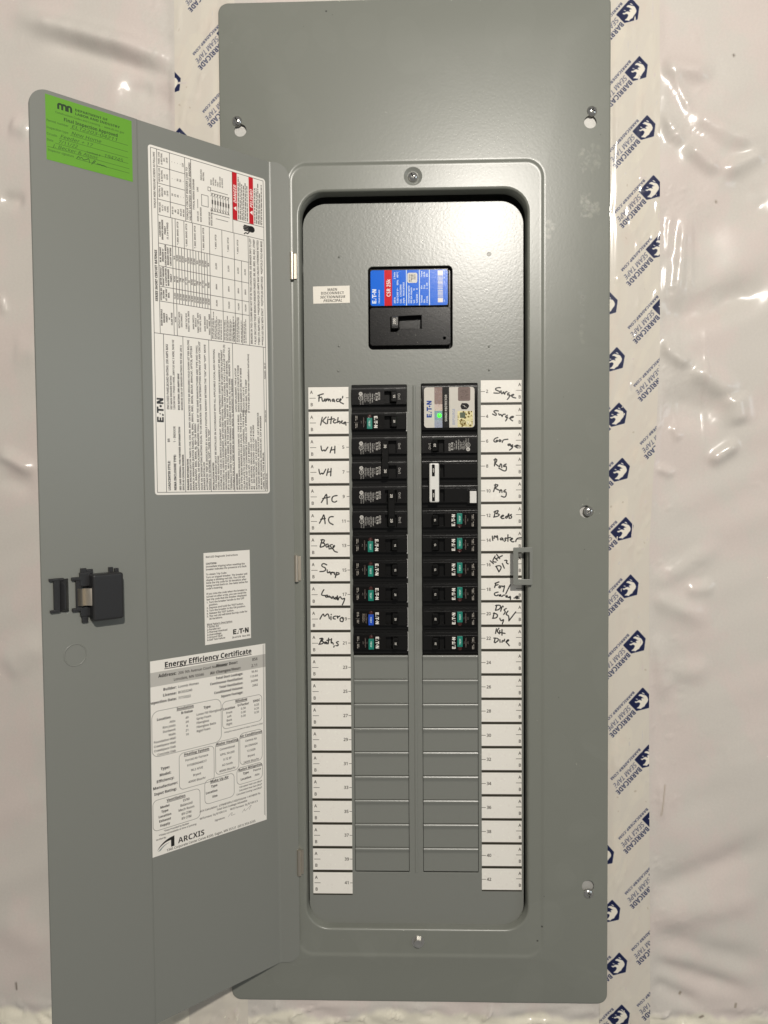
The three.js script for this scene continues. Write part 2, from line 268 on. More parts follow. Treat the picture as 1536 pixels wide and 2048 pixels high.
// ---------------------------------------------------------------- the panel: box, cover, dead front
const panel = thing('electrical_panel', 'grey steel electrical panel with its door swung open and two columns of breakers', 'electrical panel');
part('enclosure', merge([box(-183, 183, -503, 480, -98, -96.5), box(-183, -181.6, -503, 480, -96.5, -2), box(181.6, 183, -503, 480, -96.5, -2), box(-181.6, 181.6, 478.6, 480, -96.5, -2), box(-181.6, 181.6, -503, -501.6, -96.5, -2)]), M.inside, panel);
{
  // the cover as one closed sheet: rings of the same point count, from the outer edge over the door's seat into the rolled opening and back behind
  const O = [-196.05, 196.16, -524.8, 500.8], S = [-124.6, 127.9, -472.5, 338], P = [-116.6, 114.6, -446.8, 312.5];
  const rect = (R, d) => [R[0] + d, R[1] - d, R[2] + d, R[3] - d];
  const rings = [];                                                       // [rect, corner radius, z]
  const put = (R, d, r, z) => rings.push([rect(R, d), Math.max(0.3, r), z]);
  put(O, 1.2, 8.8, 4.9); put(O, 0.15, 9.8, 4.9); put(O, 0, 10, 5.2); put(O, 0, 10, 5.7); put(O, 0.12, 9.9, 6.15); put(O, 0.45, 9.6, 6.48); put(O, 0.9, 9.2, 6.64); put(O, 2, 8.5, 6.72);
  put(O, 20, 8, 7.75); put(O, 45, 10, 9.05); put(S, -3.8, 19.6, 9.56); put(S, -2.8, 18.8, 9.6); put(S, -1.8, 17.8, 9.52); put(S, -0.9, 16.9, 9.26); put(S, 0, 16, 8.92); put(S, 0.9, 15.2, 8.69); put(S, 1.8, 14.7, 8.62); put(S, 2.6, 14.4, 8.62);
  put(P, -2.6, 27, 8.66); put(P, -1.9, 26.6, 8.66);
  for (let i = 0; i <= 7; i++) { const a = Math.PI / 2 * i / 7; put(P, -1.6 + 2.6 * Math.sin(a), 26.2 - 2.6 * Math.sin(a), 6.06 + 2.6 * Math.cos(a)); }
  put(P, 1.05, 25.1, 5.2); put(P, 2.1, 24, -1.9); put(P, 2.15, 24, -2.5); put(P, 1.2, 24.6, -2.5); put(P, 0.4, 25.2, 5); put(P, -0.4, 25.8, 6.2); put(P, -2.4, 26.8, 7.4); put(S, 2, 14.5, 7.4); put(S, -2.6, 18.6, 8.6); put(O, 3, 8, 5.3);
  const NC = 8, NL = 24, contour = ([x0, x1, y0, y1], r) => {
    const q = [], side = (ax, ay, bx, by) => { for (let i = 1; i < NL; i++) q.push([lerp(ax, bx, i / NL), lerp(ay, by, i / NL)]); };
    const arc = (cx, cy, a) => { for (let i = 0; i <= NC; i++) { const t = a + Math.PI / 2 * i / NC; q.push([cx + r * Math.cos(t), cy + r * Math.sin(t)]); } };
    arc(x1 - r, y1 - r, 0); side(x1 - r, y1, x0 + r, y1); arc(x0 + r, y1 - r, Math.PI / 2); side(x0, y1 - r, x0, y0 + r); arc(x0 + r, y0 + r, Math.PI); side(x0 + r, y0, x1 - r, y0); arc(x1 - r, y0 + r, Math.PI * 1.5); side(x1, y0 + r, x1, y1 - r);
    return q;
  };
  const pos = [], idx = [], N = 4 * (NC + 1) + 4 * (NL - 1);
  for (const [R, r, z] of rings) for (const [x, y] of contour(R, r)) pos.push(x, y, z);
  for (let k = 0; k < rings.length; k++) for (let i = 0; i < N; i++) { const k2 = (k + 1) % rings.length, j = (i + 1) % N, a = k * N + i, b = k * N + j, c = k2 * N + i, d = k2 * N + j; idx.push(a, b, d, a, d, c); }
  let g = new THREE.BufferGeometry();
  g.setAttribute('position', new THREE.Float32BufferAttribute(pos, 3)); g.setIndex(idx);
  g = toCreasedNormals(g.toNonIndexed(), 0.7);
  flatUV(g, 400, -200, -530, 1040);
  // keyhole slots of the cover screws
  const holes = [[-178, 383.4, -174.8, 374.2], [177.3, 386.1, 175.8, 375.6], [175, -12.5, 172.4, -12.7], [176.1, -407.5, 175.6, -399.6]];
  const ev = new Evaluator(); ev.attributes = ['position', 'normal', 'uv']; ev.useGroups = false;
  let cut = new Brush(g); cut.updateMatrixWorld();
  for (const [sx, sy, hx, hy] of holes) {
    const c = new THREE.CylinderGeometry(6.3, 6.3, 14, 32); c.rotateX(Math.PI / 2); c.translate(hx, hy, 8);
    const a = Math.atan2(sy - hy, sx - hx), l = Math.hypot(sx - hx, sy - hy), b = new THREE.BoxGeometry(l, 5.4, 13.6); b.translate(l / 2, 0, 0); b.rotateZ(a); b.translate(hx, hy, 8);
    for (const t of [c, b]) { const br = new Brush(t); br.updateMatrixWorld(); cut = ev.evaluate(cut, br, SUBTRACTION); cut.updateMatrixWorld(); }
  }
  for (const [x, y, r] of [[-1, 325.2, 9.3], [0, -459.3, 6.6]]) { const q = new THREE.CylinderGeometry(r, r, 14, 40); q.rotateX(Math.PI / 2); q.translate(x, y, 8); const br = new Brush(q); br.updateMatrixWorld(); cut = ev.evaluate(cut, br, SUBTRACTION); cut.updateMatrixWorld(); }
  // handling scuffs and dust on the grey paint, in their places
  const scuffs = canvasTexture(800, 2048, (c, w, h) => {
    c.fillStyle = '#7b7d75'; c.fillRect(0, 0, w, h);
    const r = seeded(77), X = (x) => (x + 200) / 400 * w, Y = (y) => (510 - y) / 1040 * h;
    for (let i = 0; i < 500; i++) { c.fillStyle = r() < 0.5 ? 'rgba(140,140,134,0.03)' : 'rgba(112,114,110,0.03)'; c.beginPath(); c.ellipse(r() * w, r() * h, 4 + r() * 40, 4 + r() * 60, r() * 3, 0, 7); c.fill(); }
    const smear = (u, v, rx, ry, n, a) => { const p = at(u, v, 9); for (let i = 0; i < n; i++) { c.fillStyle = `rgba(190,187,176,${a * (0.4 + r())})`; c.beginPath(); c.ellipse(X(p.x + (r() - 0.5) * rx), Y(p.y + (r() - 0.5) * ry), 1 + r() * 5, 1 + r() * 4, r() * 3, 0, 7); c.fill(); } };
    smear(1170, 320, 10, 22, 30, 0.1); smear(1192, 315, 8, 26, 30, 0.08); smear(1170, 410, 9, 22, 46, 0.13); smear(1190, 418, 9, 14, 40, 0.1); smear(1165, 640, 5, 60, 20, 0.06); smear(1100, 450, 7, 10, 16, 0.16); smear(1094, 470, 5, 5, 10, 0.12);
    for (let i = 0; i < 90; i++) { c.fillStyle = r() < 0.4 ? 'rgba(40,40,36,0.5)' : 'rgba(200,198,188,0.3)'; c.fillRect(r() * w, r() * h, 0.7 + r() * 1.3, 0.7 + r() * 1.2); }
    for (const [u, v] of [[1084, 1853], [1075, 1882], [420, 700], [652, 20]]) { const p = at(u, v, 9); c.fillStyle = '#33332f'; c.beginPath(); c.arc(X(p.x), Y(p.y), 1.7, 0, 7); c.fill(); }
  });
  const pc2 = peel.clone(); pc2.repeat.set(400 / PEEL, 1040 / PEEL); pc2.needsUpdate = true;
  const coverPaint = paint({ color: lin(1, 1, 1), map: scuffs, bumpMap: pc2, bumpScale: 0.000022 });
  part('cover', cut.geometry, coverPaint, panel, 'flat grey trim cover with keyhole screws and an embossed door seat');
  for (const [sx, sy, hx, hy] of holes) part('box_flange', box(hx - 10, hx + 9, Math.min(sy, hy) - 9, Math.max(sy, hy) + 9, 4.55, 4.95), M.galvanised, panel);
  // screws: domed heads with a slot, one shared shape
  const dome = new THREE.LatheGeometry([[0.01, 2.5], [0.9, 2.48], [2, 2.25], [3, 1.75], [3.8, 1.05], [4.25, 0.35], [4.3, -0.3], [2.1, -0.35], [2.1, -4.5], [0.01, -4.5]].map((q) => new THREE.Vector2(...q)), 32);
  dome.rotateX(Math.PI / 2); dome.scale(1.22, 1.22, 1.2);
  let head = new Brush(dome); head.updateMatrixWorld();
  for (const b of [new THREE.BoxGeometry(1.15, 6.2, 2.4), new THREE.BoxGeometry(4.2, 1.15, 2.4)]) { b.translate(0, 0, 2.5); const br = new Brush(b); br.updateMatrixWorld(); head = ev.evaluate(head, br, SUBTRACTION); head.updateMatrixWorld(); }
  for (const [x, y, r, d] of [[-1, 325.2, 9.3, 1.7], [0, -459.3, 6.6, 0.7]]) { const q = new THREE.LatheGeometry([[r, 0], [r - 0.7, -0.12 * d], [r - 1.7, -0.45 * d], [r - 3, -0.85 * d], [r - 4, -d], [r - 5, -1.05 * d], [0.01, -1.05 * d]].map((k) => new THREE.Vector2(...k)), 40); q.rotateX(Math.PI / 2); const m = part('screw_dimple', flatUV(q, PEEL), M.paint, panel); m.position.set(x * MM, y * MM, 8.64 * MM); }
  const spots = [[-178, 383.4, 7.4, 0.5], [177.3, 386.1, 7.4, 1.2], [175, -12.5, 7.5, 2.3], [176.1, -407.5, 7.4, 0.15], [-1, 325.2, 7.2, 0.7], [-178, -12, 7.4, 1], [-177, -407, 7.4, 2]];
  for (const [x, y, z, a] of spots) { const s = part('screw', head.geometry, M.zinc, panel); s.position.set(x * MM, y * MM, z * MM); s.rotation.z = a; }
  const hex = merge([(() => { const q = new THREE.CylinderGeometry(3.4, 3.5, 3.4, 6); q.rotateX(Math.PI / 2); q.translate(0, 0, 2); return q; })(), (() => { const q = new THREE.LatheGeometry([[0.01, 3.3], [1.8, 3.2], [2, 2.6], [3, 3.4], [3.1, 3.8], [0.8, 3.8], [0.01, 3.6]].map((k) => new THREE.Vector2(...k)), 20); q.rotateX(Math.PI / 2); return q; })(), (() => { const q = new THREE.CylinderGeometry(4.9, 4.9, 0.6, 28); q.rotateX(Math.PI / 2); q.translate(0, 0, 0.3); return q; })()]);
  const hs = part('screw', toCreasedNormals(hex, 0.6), M.zinc, panel, 'hex head screw below the opening'); hs.position.set(0, -459.3 * MM, 7.95 * MM); hs.rotation.z = 0.3; hs.scale.setScalar(1.3); hs.material = M.hex;
  // strike loop for the door latch, bent out of the cover
  const st = new THREE.Shape(); const A = at(1026.5, 1095, 14), B = at(1060, 1170, 14), C = at(1036.5, 1104.5, 14), D = at(1059.5, 1158.5, 14); roundRect(st, A.x, 117.6, B.y, A.y, 1); const sh = new THREE.Path(); roundRect(sh, C.x, D.x, D.y, C.y, 0.4); st.holes.push(sh);
  const strike = new THREE.ExtrudeGeometry(st, { depth: 1, bevelEnabled: true, bevelThickness: 0.3, bevelSize: 0.3, bevelOffset: -0.3, bevelSegments: 2 }); strike.translate(0, 0, 12.7);
  part('latch_strike', merge([flatUV(strike, PEEL), flatUV(box(115.9, 117.4, B.y + 0.3, A.y - 0.3, 7.6, 12.6), PEEL)]), M.paint, panel, 'small grey loop that the door latch hooks');
}
const deadfront = new THREE.Group();
{
  const W = 112, s = new THREE.Shape();
  roundRect(s, -113.7, 110.9, -447, 302.6, 24);
  const hole = (x0, x1, y0, y1, r) => { const p = new THREE.Path(); roundRect(p, x0, x1, y0, y1, r); s.holes.push(p); };
  hole(-47.3, 38.6, 154.4, 238.4, 4.6); hole(-65.2, -8.4, -390.6, 118.4, 1); hole(6.2, 63.9, -390.6, 119.2, 1);
  const g = new THREE.ExtrudeGeometry(s, { depth: 0.8, bevelEnabled: true, bevelThickness: 0.45, bevelSize: 0.5, bevelOffset: -0.5, bevelSegments: 3, curveSegments: 14 });
  g.translate(0, 0, -1.25);
  const df = part('deadfront', flatUV(g, PEEL), paint({ bumpScale: 0.000045, roughness: 0.31 }), panel, 'recessed grey inner plate around the breakers');
  deadfront.plate = df;
  // pressed rib between the two columns, rivet heads and dimples
  const rib = new THREE.ExtrudeGeometry(new THREE.Shape([[-1.8, -0.3], [1.8, -0.3], [1.5, 0.25], [1, 0.62], [0.35, 0.8], [-0.35, 0.8], [-1, 0.62], [-1.5, 0.25]].map((q) => new THREE.Vector2(...q))), { depth: 508, bevelEnabled: false });
  rib.rotateX(-Math.PI / 2); rib.scale(1, 1, -1); rib.translate(-0.9, -390.6, 0);
  { const i = rib.index; const p = rib.attributes.position.array; for (let k = 0; k < p.length; k += 9) for (let q = 0; q < 3; q++) { const t = p[k + 3 + q]; p[k + 3 + q] = p[k + 6 + q]; p[k + 6 + q] = t; } rib.computeVertexNormals(); }
  part('pressed_rib', flatUV(toCreasedNormals(rib, 0.8), PEEL), M.paint, df);
  const rv = new THREE.LatheGeometry([[0.01, 0.8], [0.7, 0.7], [1.2, 0.35], [1.4, -0.2]].map((q) => new THREE.Vector2(...q)), 14); rv.rotateX(Math.PI / 2);
  for (const [x, y] of [[-76.8, 248.8], [-77.6, 158.5], [75.7, 156.2], [-78.4, 133.1], [75.7, 132.4]]) { const r = part('rivet', rv, M.paint, df); r.position.set(x * MM, y * MM, 0); }
  const pit = new THREE.LatheGeometry([[0.01, 0.06], [1.5, 0.06], [1.9, 0.4], [2.3, 0.05]].map((q) => new THREE.Vector2(...q)), 18); pit.rotateX(Math.PI / 2);
  const pr = part('rivet', pit, M.galvanised, df, 'hollow rivet at the upper corner'); pr.position.set(75.9 * MM, 249.5 * MM, 0);
  // blank filler plates: each bends out at its top edge and lies flat below
  const plate = (x0, x1) => {
    const h = 25.02, q = [[0, -1.5], [0, 0.95], [-0.1, 1.1], [-0.95, 1.55], [-1.2, 1.6], [-1.8, 1.5], [-3.2, 0.95], [-4.4, 0.42], [-5.4, 0.14], [-6.2, 0.04], [-7, 0], [-h + 0.5, -0.05], [-h + 0.12, -0.15], [-h, -0.5], [-h, -1.5]];
    const sh = new THREE.Shape(q.map(([y, z]) => new THREE.Vector2(y, z)));
    const e = new THREE.ExtrudeGeometry(sh, { depth: x1 - x0, bevelEnabled: false });
    e.applyMatrix4(new THREE.Matrix4().makeBasis(new THREE.Vector3(0, 1, 0), new THREE.Vector3(0, 0, 1), new THREE.Vector3(1, 0, 0))); e.translate(x0, 0, 0);
    return flatUV(toCreasedNormals(e, 0.24), PEEL);
  };
  const pl = plate(-64.75, -8.85), prr = plate(6.65, 63.45);
  for (let k = 0; k < 9; k++) {
    const y = -161.2 - 25.4 * k + 0.1;
    for (const [gg, dx, i] of [[pl, 0, 0], [prr, 0, 1]]) {
      const m = part('filler_plate', gg, M.paint, df); m.position.y = y * MM; m.position.z = (0.12 * Math.sin(k * 2.7 + i)) * MM; m.rotation.x = 0.004 * Math.sin(k * 1.9 + i * 2);
    }
  }
}
const df = deadfront.plate;

// ---------------------------------------------------------------- circuit directories: printed strips with handwriting
const HAND_L = [
  [[128, 92, 122, 165], [112, 100, 150, 85, 175, 80], [120, 128, 152, 118], [158, 130, 160, 160, 172, 168, 188, 155, 192, 132, 196, 168], [208, 138, 210, 168, 214, 150, 228, 136], [232, 140, 234, 168, 240, 148, 252, 140, 258, 168], [300, 145, 285, 140, 275, 158, 288, 172, 302, 150, 306, 172], [350, 142, 332, 140, 325, 160, 340, 174, 362, 165, 385, 150, 378, 135, 362, 150, 370, 180, 395, 190, 408, 198], [402, 112, 398, 130]],
  [[160, 65, 140, 155], [205, 62, 160, 105, 175, 118, 205, 140], [225, 85, 220, 138], [230, 62, 229, 66], [268, 60, 258, 138], [240, 90, 300, 82], [318, 95, 295, 98, 285, 120, 305, 135, 325, 125], [345, 70, 335, 138, 350, 112, 368, 112, 365, 138], [380, 120, 398, 112, 390, 105, 378, 125, 395, 140, 412, 128, 415, 150, 418, 125, 432, 118, 436, 158]],
  [[142, 112, 148, 180, 180, 150, 186, 178, 222, 125], [268, 125, 248, 190], [305, 115, 302, 195], [255, 160, 305, 152]],
  [[115, 95, 122, 165, 152, 132, 160, 160, 195, 95], [225, 90, 205, 165], [258, 85, 252, 172], [212, 130, 258, 122]],
  [[140, 195, 175, 140, 205, 80, 208, 215], [155, 150, 240, 130], [325, 115, 280, 118, 262, 150, 265, 185, 300, 195, 320, 180]],
  [[115, 150, 150, 90, 170, 35, 182, 155], [130, 105, 185, 95], [278, 75, 240, 72, 220, 100, 228, 145, 275, 168]],
  [[145, 55, 120, 140], [130, 60, 175, 50, 165, 90, 135, 95, 180, 100, 170, 135, 125, 145], [215, 110, 195, 105, 185, 135, 205, 150, 220, 115, 225, 155], [265, 115, 240, 115, 235, 130, 255, 145, 245, 165, 225, 165], [260, 165, 295, 135, 285, 120, 265, 150, 285, 195, 322, 205]],
  [[195, 65, 165, 45, 135, 60, 140, 85, 185, 100, 180, 140, 115, 145], [200, 125, 200, 155, 215, 162, 232, 140, 235, 165], [245, 180, 248, 145, 255, 165, 265, 145, 275, 165, 285, 150, 288, 180], [310, 155, 295, 215], [308, 160, 335, 155, 345, 175, 310, 185]],
  [[160, 70, 115, 135, 175, 140], [200, 135, 180, 135, 178, 158, 198, 160, 205, 138, 210, 160], [222, 145, 225, 165, 240, 150, 245, 170], [255, 175, 260, 150, 272, 150, 278, 180], [305, 160, 288, 165, 290, 185, 310, 180, 320, 130, 318, 190], [328, 190, 335, 160, 355, 155], [360, 165, 372, 190, 408, 165, 395, 210, 375, 250]],
  [[110, 130, 150, 50, 160, 110, 205, 55, 222, 125], [240, 100, 240, 138], [243, 75, 244, 78], [300, 95, 270, 98, 262, 125, 290, 130], [315, 95, 318, 128, 320, 105, 345, 95], [375, 110, 348, 118, 345, 155, 380, 165, 388, 130, 365, 112]],
  [[130, 70, 100, 140], [105, 75, 150, 65, 135, 100, 118, 105, 155, 110, 140, 135, 95, 142], [180, 115, 165, 112, 160, 135, 180, 130, 188, 112, 190, 138], [210, 70, 205, 135], [190, 95, 230, 88], [245, 75, 235, 135, 255, 115, 265, 140], [275, 160, 270, 175], [325, 110, 300, 115, 305, 130, 325, 140, 320, 160, 295, 158]],
];
const HAND_R = [
  [[225, 90, 185, 88, 165, 105, 180, 120, 225, 135, 215, 155, 150, 150], [232, 125, 235, 160, 250, 158, 262, 132, 268, 160], [275, 165, 280, 140, 300, 135], [325, 150, 305, 155, 310, 180, 330, 165, 328, 200, 305, 225], [340, 185, 375, 180, 380, 165, 350, 175, 360, 200, 400, 210]],
  [[200, 70, 160, 62, 145, 80, 180, 100, 175, 125, 135, 105], [205, 100, 212, 125, 230, 105, 238, 125], [245, 135, 250, 110, 280, 108], [305, 120, 280, 130, 290, 150, 308, 135, 300, 165, 285, 185], [325, 155, 375, 150, 375, 130, 340, 140, 335, 165, 365, 185]],
  [[195, 90, 160, 95, 145, 130, 165, 145, 200, 130, 185, 118, 175, 125], [215, 115, 205, 130, 220, 140, 235, 125, 218, 115], [245, 145, 250, 115, 310, 110], [335, 165, 310, 165, 312, 185, 335, 180, 340, 165, 345, 190], [365, 175, 345, 185, 350, 200, 370, 185, 360, 215, 330, 235], [385, 190, 425, 195, 430, 178, 400, 180, 395, 200, 425, 212]],
  [[165, 45, 155, 130], [150, 60, 185, 42, 180, 85, 155, 100, 205, 135], [215, 140, 222, 105, 238, 110, 240, 150], [290, 110, 260, 120, 262, 145, 290, 125, 295, 180, 270, 195, 205, 155]],
  [[170, 55, 145, 140], [155, 65, 200, 55, 185, 85, 155, 100, 210, 125], [215, 150, 225, 115, 240, 125, 242, 150], [285, 120, 262, 130, 265, 150, 290, 140, 292, 190, 270, 210, 235, 195]],
  [[165, 80, 150, 150], [150, 90, 200, 65, 195, 95, 165, 110, 215, 115, 200, 140, 145, 150], [225, 150, 265, 140, 255, 125, 230, 140, 235, 170, 265, 165], [300, 140, 280, 145, 285, 165, 305, 160, 320, 95, 325, 165], [350, 120, 330, 130, 355, 140, 350, 165, 325, 165]],
  [[130, 85, 135, 135], [150, 112, 152, 68, 178, 108, 186, 66, 194, 128], [240, 105, 222, 110, 222, 130, 245, 125, 250, 105, 255, 135], [285, 105, 268, 115, 290, 130, 270, 145], [310, 70, 310, 145], [290, 110, 340, 100], [335, 130, 370, 120, 355, 105, 335, 130, 360, 155, 380, 150], [400, 150, 405, 110, 465, 105]],
  [[105, 85, 142, 118], [162, 30, 120, 95, 172, 100], [152, 45, 188, 80], [180, 12, 215, 60], [172, 62, 245, 25], [172, 150, 205, 212], [168, 152, 212, 135, 238, 165, 205, 215], [245, 118, 268, 172], [272, 82, 306, 74, 288, 108, 312, 122]],
  [[170, 60, 155, 110], [160, 62, 205, 45], [165, 85, 195, 78], [215, 90, 200, 105, 215, 120, 232, 100, 216, 90], [240, 90, 250, 110, 275, 80, 255, 160], [335, 80, 285, 185], [195, 165, 155, 170, 150, 200, 185, 210, 195, 195], [225, 195, 205, 200, 210, 215, 228, 205, 232, 215], [245, 215, 250, 200, 275, 200], [300, 205, 282, 212, 290, 228, 305, 215, 312, 230], [335, 215, 318, 225, 335, 235, 340, 215, 338, 250], [380, 235, 430, 230, 425, 210, 395, 220, 405, 245, 440, 235]],
  [[180, 30, 165, 90], [165, 35, 215, 25, 230, 55, 200, 85, 165, 90], [240, 50, 225, 100], [250, 40, 255, 50], [290, 70, 255, 85, 285, 105, 260, 140], [310, 100, 275, 140, 320, 150, 320, 210], [400, 110, 320, 215], [150, 120, 135, 180], [140, 125, 190, 130, 185, 180, 130, 185], [215, 185, 225, 225, 265, 190, 245, 250]],
  [[175, 20, 165, 75], [205, 15, 175, 45, 210, 80], [215, 40, 212, 70], [240, 30, 240, 95], [215, 65, 275, 75], [160, 130, 150, 180], [145, 130, 195, 130, 200, 160, 160, 185], [215, 150, 218, 180], [240, 180, 245, 150, 265, 175, 270, 145], [285, 175, 325, 160, 310, 145, 285, 175, 305, 195, 325, 220]],
];
function ink(c, s) {                                                      // one pen stroke through its points
  c.beginPath(); c.moveTo(s[0], s[1]);
  if (s.length === 4) c.lineTo(s[2], s[3]);
  else { for (let i = 2; i < s.length - 2; i += 2) c.quadraticCurveTo(s[i], s[i + 1], (s[i] + s[i + 2]) / 2, (s[i + 1] + s[i + 3]) / 2); c.lineTo(s[s.length - 2], s[s.length - 1]); }
  c.stroke();
}
function directory(right) {
  const K = 3.8, u = 25.4 * K / 288, W = Math.round(41.4 * K), H = Math.round(20.955 * 25.4 * K);
  return canvasTexture(W, H, (c, w, h) => {
    c.fillStyle = '#ece8df'; c.fillRect(0, 0, w, h);
    const r = seeded(right ? 3 : 4);
    for (let i = 0; i < 900; i++) { c.fillStyle = r() < 0.5 ? 'rgba(255,252,244,0.16)' : 'rgba(206,198,186,0.10)'; c.beginPath(); c.ellipse(r() * w, r() * h, 1 + r() * 5, 1 + r() * 4, r() * 3, 0, 7); c.fill(); }
    c.scale(u, u); c.lineCap = c.lineJoin = 'round';
    const ww = w / u;
    c.fillStyle = '#2f2b20'; c.fillRect(0, 0, ww, 3);
    for (let k = 0; k < 21; k++) {
      c.save(); c.translate(0, k * 288 + 2);
      c.fillStyle = '#2f2b20'; c.fillRect(0, 258, ww, k < 20 ? 29.5 : 20);
      c.fillStyle = '#1d1914'; c.strokeStyle = '#1d1914'; c.lineWidth = 1.6; c.font = '50px sans-serif'; c.textBaseline = 'middle'; c.textAlign = 'center';
      const n = String(2 * k + (right ? 2 : 1));
      if (!right) { for (const [q, a, b] of [['A', 36, 62], ['B', 38, 206]]) { c.fillText(q, a, b); c.strokeText(q, a, b); } c.fillRect(14, 127, 72, 4.6); c.fillRect(438, 125, 40, 4.6); c.font = '49px sans-serif'; if (k > 1) { c.fillText(n, 402, 127); c.strokeText(n, 402, 127); } }
      else { for (const [q, b] of [['A', 56], ['B', 200]]) { c.fillText(q, ww - 22, b); c.strokeText(q, ww - 22, b); } c.fillRect(ww - 66, 120, 70, 4.6); c.fillRect(0, 129, 48, 4.6); c.font = '49px sans-serif'; c.textAlign = 'left'; c.fillText(n, 58, 131); c.strokeText(n, 58, 131); }
      const hand = (right ? HAND_R : HAND_L)[k];
      if (hand) { c.strokeStyle = '#0a0908'; c.lineWidth = 13; for (const s of hand) ink(c, s); }
      c.restore();
    }
  });
}
{
  const l = at(616.9, 774.7, 0.2), rr = at(961.8, 760.7, 0.2), H = 20.955 * 25.4;
  part('circuit_directory', sticker(l.x - 0.2, l.x + 41.2, l.y - H + 0.4, l.y + 0.4, 0.05), printed(directory(false), 0.5), df, 'white odd-numbered circuit label strip with handwriting');
  part('circuit_directory', sticker(rr.x - 0.1, rr.x + 41.4, rr.y - H + 0.4, rr.y + 0.4, 0.05), printed(directory(true), 0.5), df, 'white even-numbered circuit label strip with handwriting');
  const md = canvasTexture(380, 176, (c, w, h) => {
    c.fillStyle = '#e6e0d4'; c.fillRect(0, 0, w, h); c.fillStyle = '#34302a'; c.textAlign = 'center'; c.textBaseline = 'middle';
    c.font = 'bold 38px sans-serif'; c.fillText('MAIN', w / 2 + 10, 36); c.fillText('DISCONNECT', w / 2 + 10, 72); c.font = 'italic bold 38px sans-serif'; c.fillText('SECTIONNEUR', w / 2 + 10, 112); c.fillText('PRINCIPAL', w / 2 + 10, 150);
  });
  const g = sticker(-18.8, 18.8, -8.7, 8.7, 0.03); const m = part('main_disconnect_label', g, printed(md, 0.55), df, 'small white bilingual main disconnect label'); m.position.set(-84.9 * MM, 210.8 * MM, 0); m.rotation.z = 0.012;
}

// ---------------------------------------------------------------- lettering helpers
function eaton(c, x, y, h, col) {                                          // five-letter mark: E, a dotted A, T, a dot for O, N; x,y = left bottom, h = cap height
  c.save(); c.translate(x, y); c.scale(h, -h); c.fillStyle = col;
  const r = (a, b, w, q) => c.fillRect(a, b, w, q), p = (...q) => { c.beginPath(); q.forEach(([a, b], i) => (i ? c.lineTo(a, b) : c.moveTo(a, b))); c.closePath(); c.fill(); };
  r(0, 0, 0.26, 1); r(0, 0.76, 0.74, 0.24); r(0, 0.39, 0.66, 0.22); r(0, 0, 0.74, 0.24);
  p([0.88, 0], [1.16, 0], [1.23, 0.24], [0.97, 0.24]); p([1.1, 0.44], [1.26, 0.44], [1.31, 0.6], [1.15, 0.6]);
  r(1.3, 0.76, 0.9, 0.24); r(1.62, 0, 0.27, 0.9);
  c.beginPath(); c.arc(2.3, 0.42, 0.17, 0, 7); c.fill();
  r(2.62, 0, 0.25, 1); r(3.2, 0, 0.25, 1); p([2.62, 1], [2.92, 1], [3.45, 0], [3.15, 0]);
  c.restore();
  return 3.45 * h;
}
const greek = (c, x, y, w, h, n, r, col) => { c.fillStyle = col; for (let i = 0; i < n; i++) { let a = 0; const yy = y + h * i / n, ll = w * (0.7 + 0.3 * r()); while (a < ll) { const k = h / n * (0.5 + r() * 2.2); c.fillRect(x + a, yy, Math.min(k, ll - a), h / n * 0.5); a += k + h / n * 0.35; } } };

// ---------------------------------------------------------------- branch breakers
// face prints are drawn for the hinge-side column (reading downwards) and turned half round for the other one
const PX = 14;
const afciFace = (test) => canvasTexture(Math.round(33 * PX), Math.round(14.6 * PX), (c, w, h) => {       // x -27.8 .. 5.2, y 7 .. -7.6
  c.fillStyle = '#0d0c0b'; c.fillRect(0, 0, w, h);
  c.save(); c.scale(PX, PX); c.translate(27.8, 7.3);
  c.rotate(Math.PI / 2);                                                   // now x runs down the face, y towards -x
  const r = seeded(9);
  c.fillStyle = '#141312'; c.fillRect(-7.3, -5, 14.6, 5.5);
  eaton(c, -6.2, 5.2, 3.5, '#e8e4dc');
  const mid = (t, f, y, col) => { c.font = f; c.fillStyle = col; c.textAlign = 'center'; c.textBaseline = 'middle'; c.fillText(t, 0, y); };
  mid(test === 'blue' ? 'DUAL PURPOSE' : 'COMBINATION', '1.45px sans-serif', test === 'blue' ? 15.4 : 16.4, '#a08d84'); mid('AFCI', '1.35px sans-serif', 18.6, '#9a938b'); mid('15 A', '1.2px sans-serif', 14.0, '#98918a');
  if (test === 'blue') { greek(c, -5, 16.2, 10, 3, 3, r, '#7f766c'); }
  greek(c, -6.6, 22.3, 5.2, 2.6, 2, r, '#a29c93'); greek(c, 1.2, 22.3, 5.2, 2.6, 2, r, '#a29c93'); c.fillStyle = '#8f8a82'; c.fillRect(-0.12, 21.6, 0.24, 4);
  c.restore();
});
const afciTex = { green: afciFace('green'), blue: afciFace('blue') };
const buttonTex = (col) => canvasTexture(160, 90, (c, w, h) => { c.fillStyle = col; c.fillRect(0, 0, w, h); c.fillStyle = '#cfe0d8'; c.font = 'bold 46px sans-serif'; c.textAlign = 'center'; c.textBaseline = 'middle'; c.fillText('TEST', w / 2, h / 2 + 4); });
const testTex = { green: buttonTex('#0f7a69'), blue: buttonTex('#1748b4') };
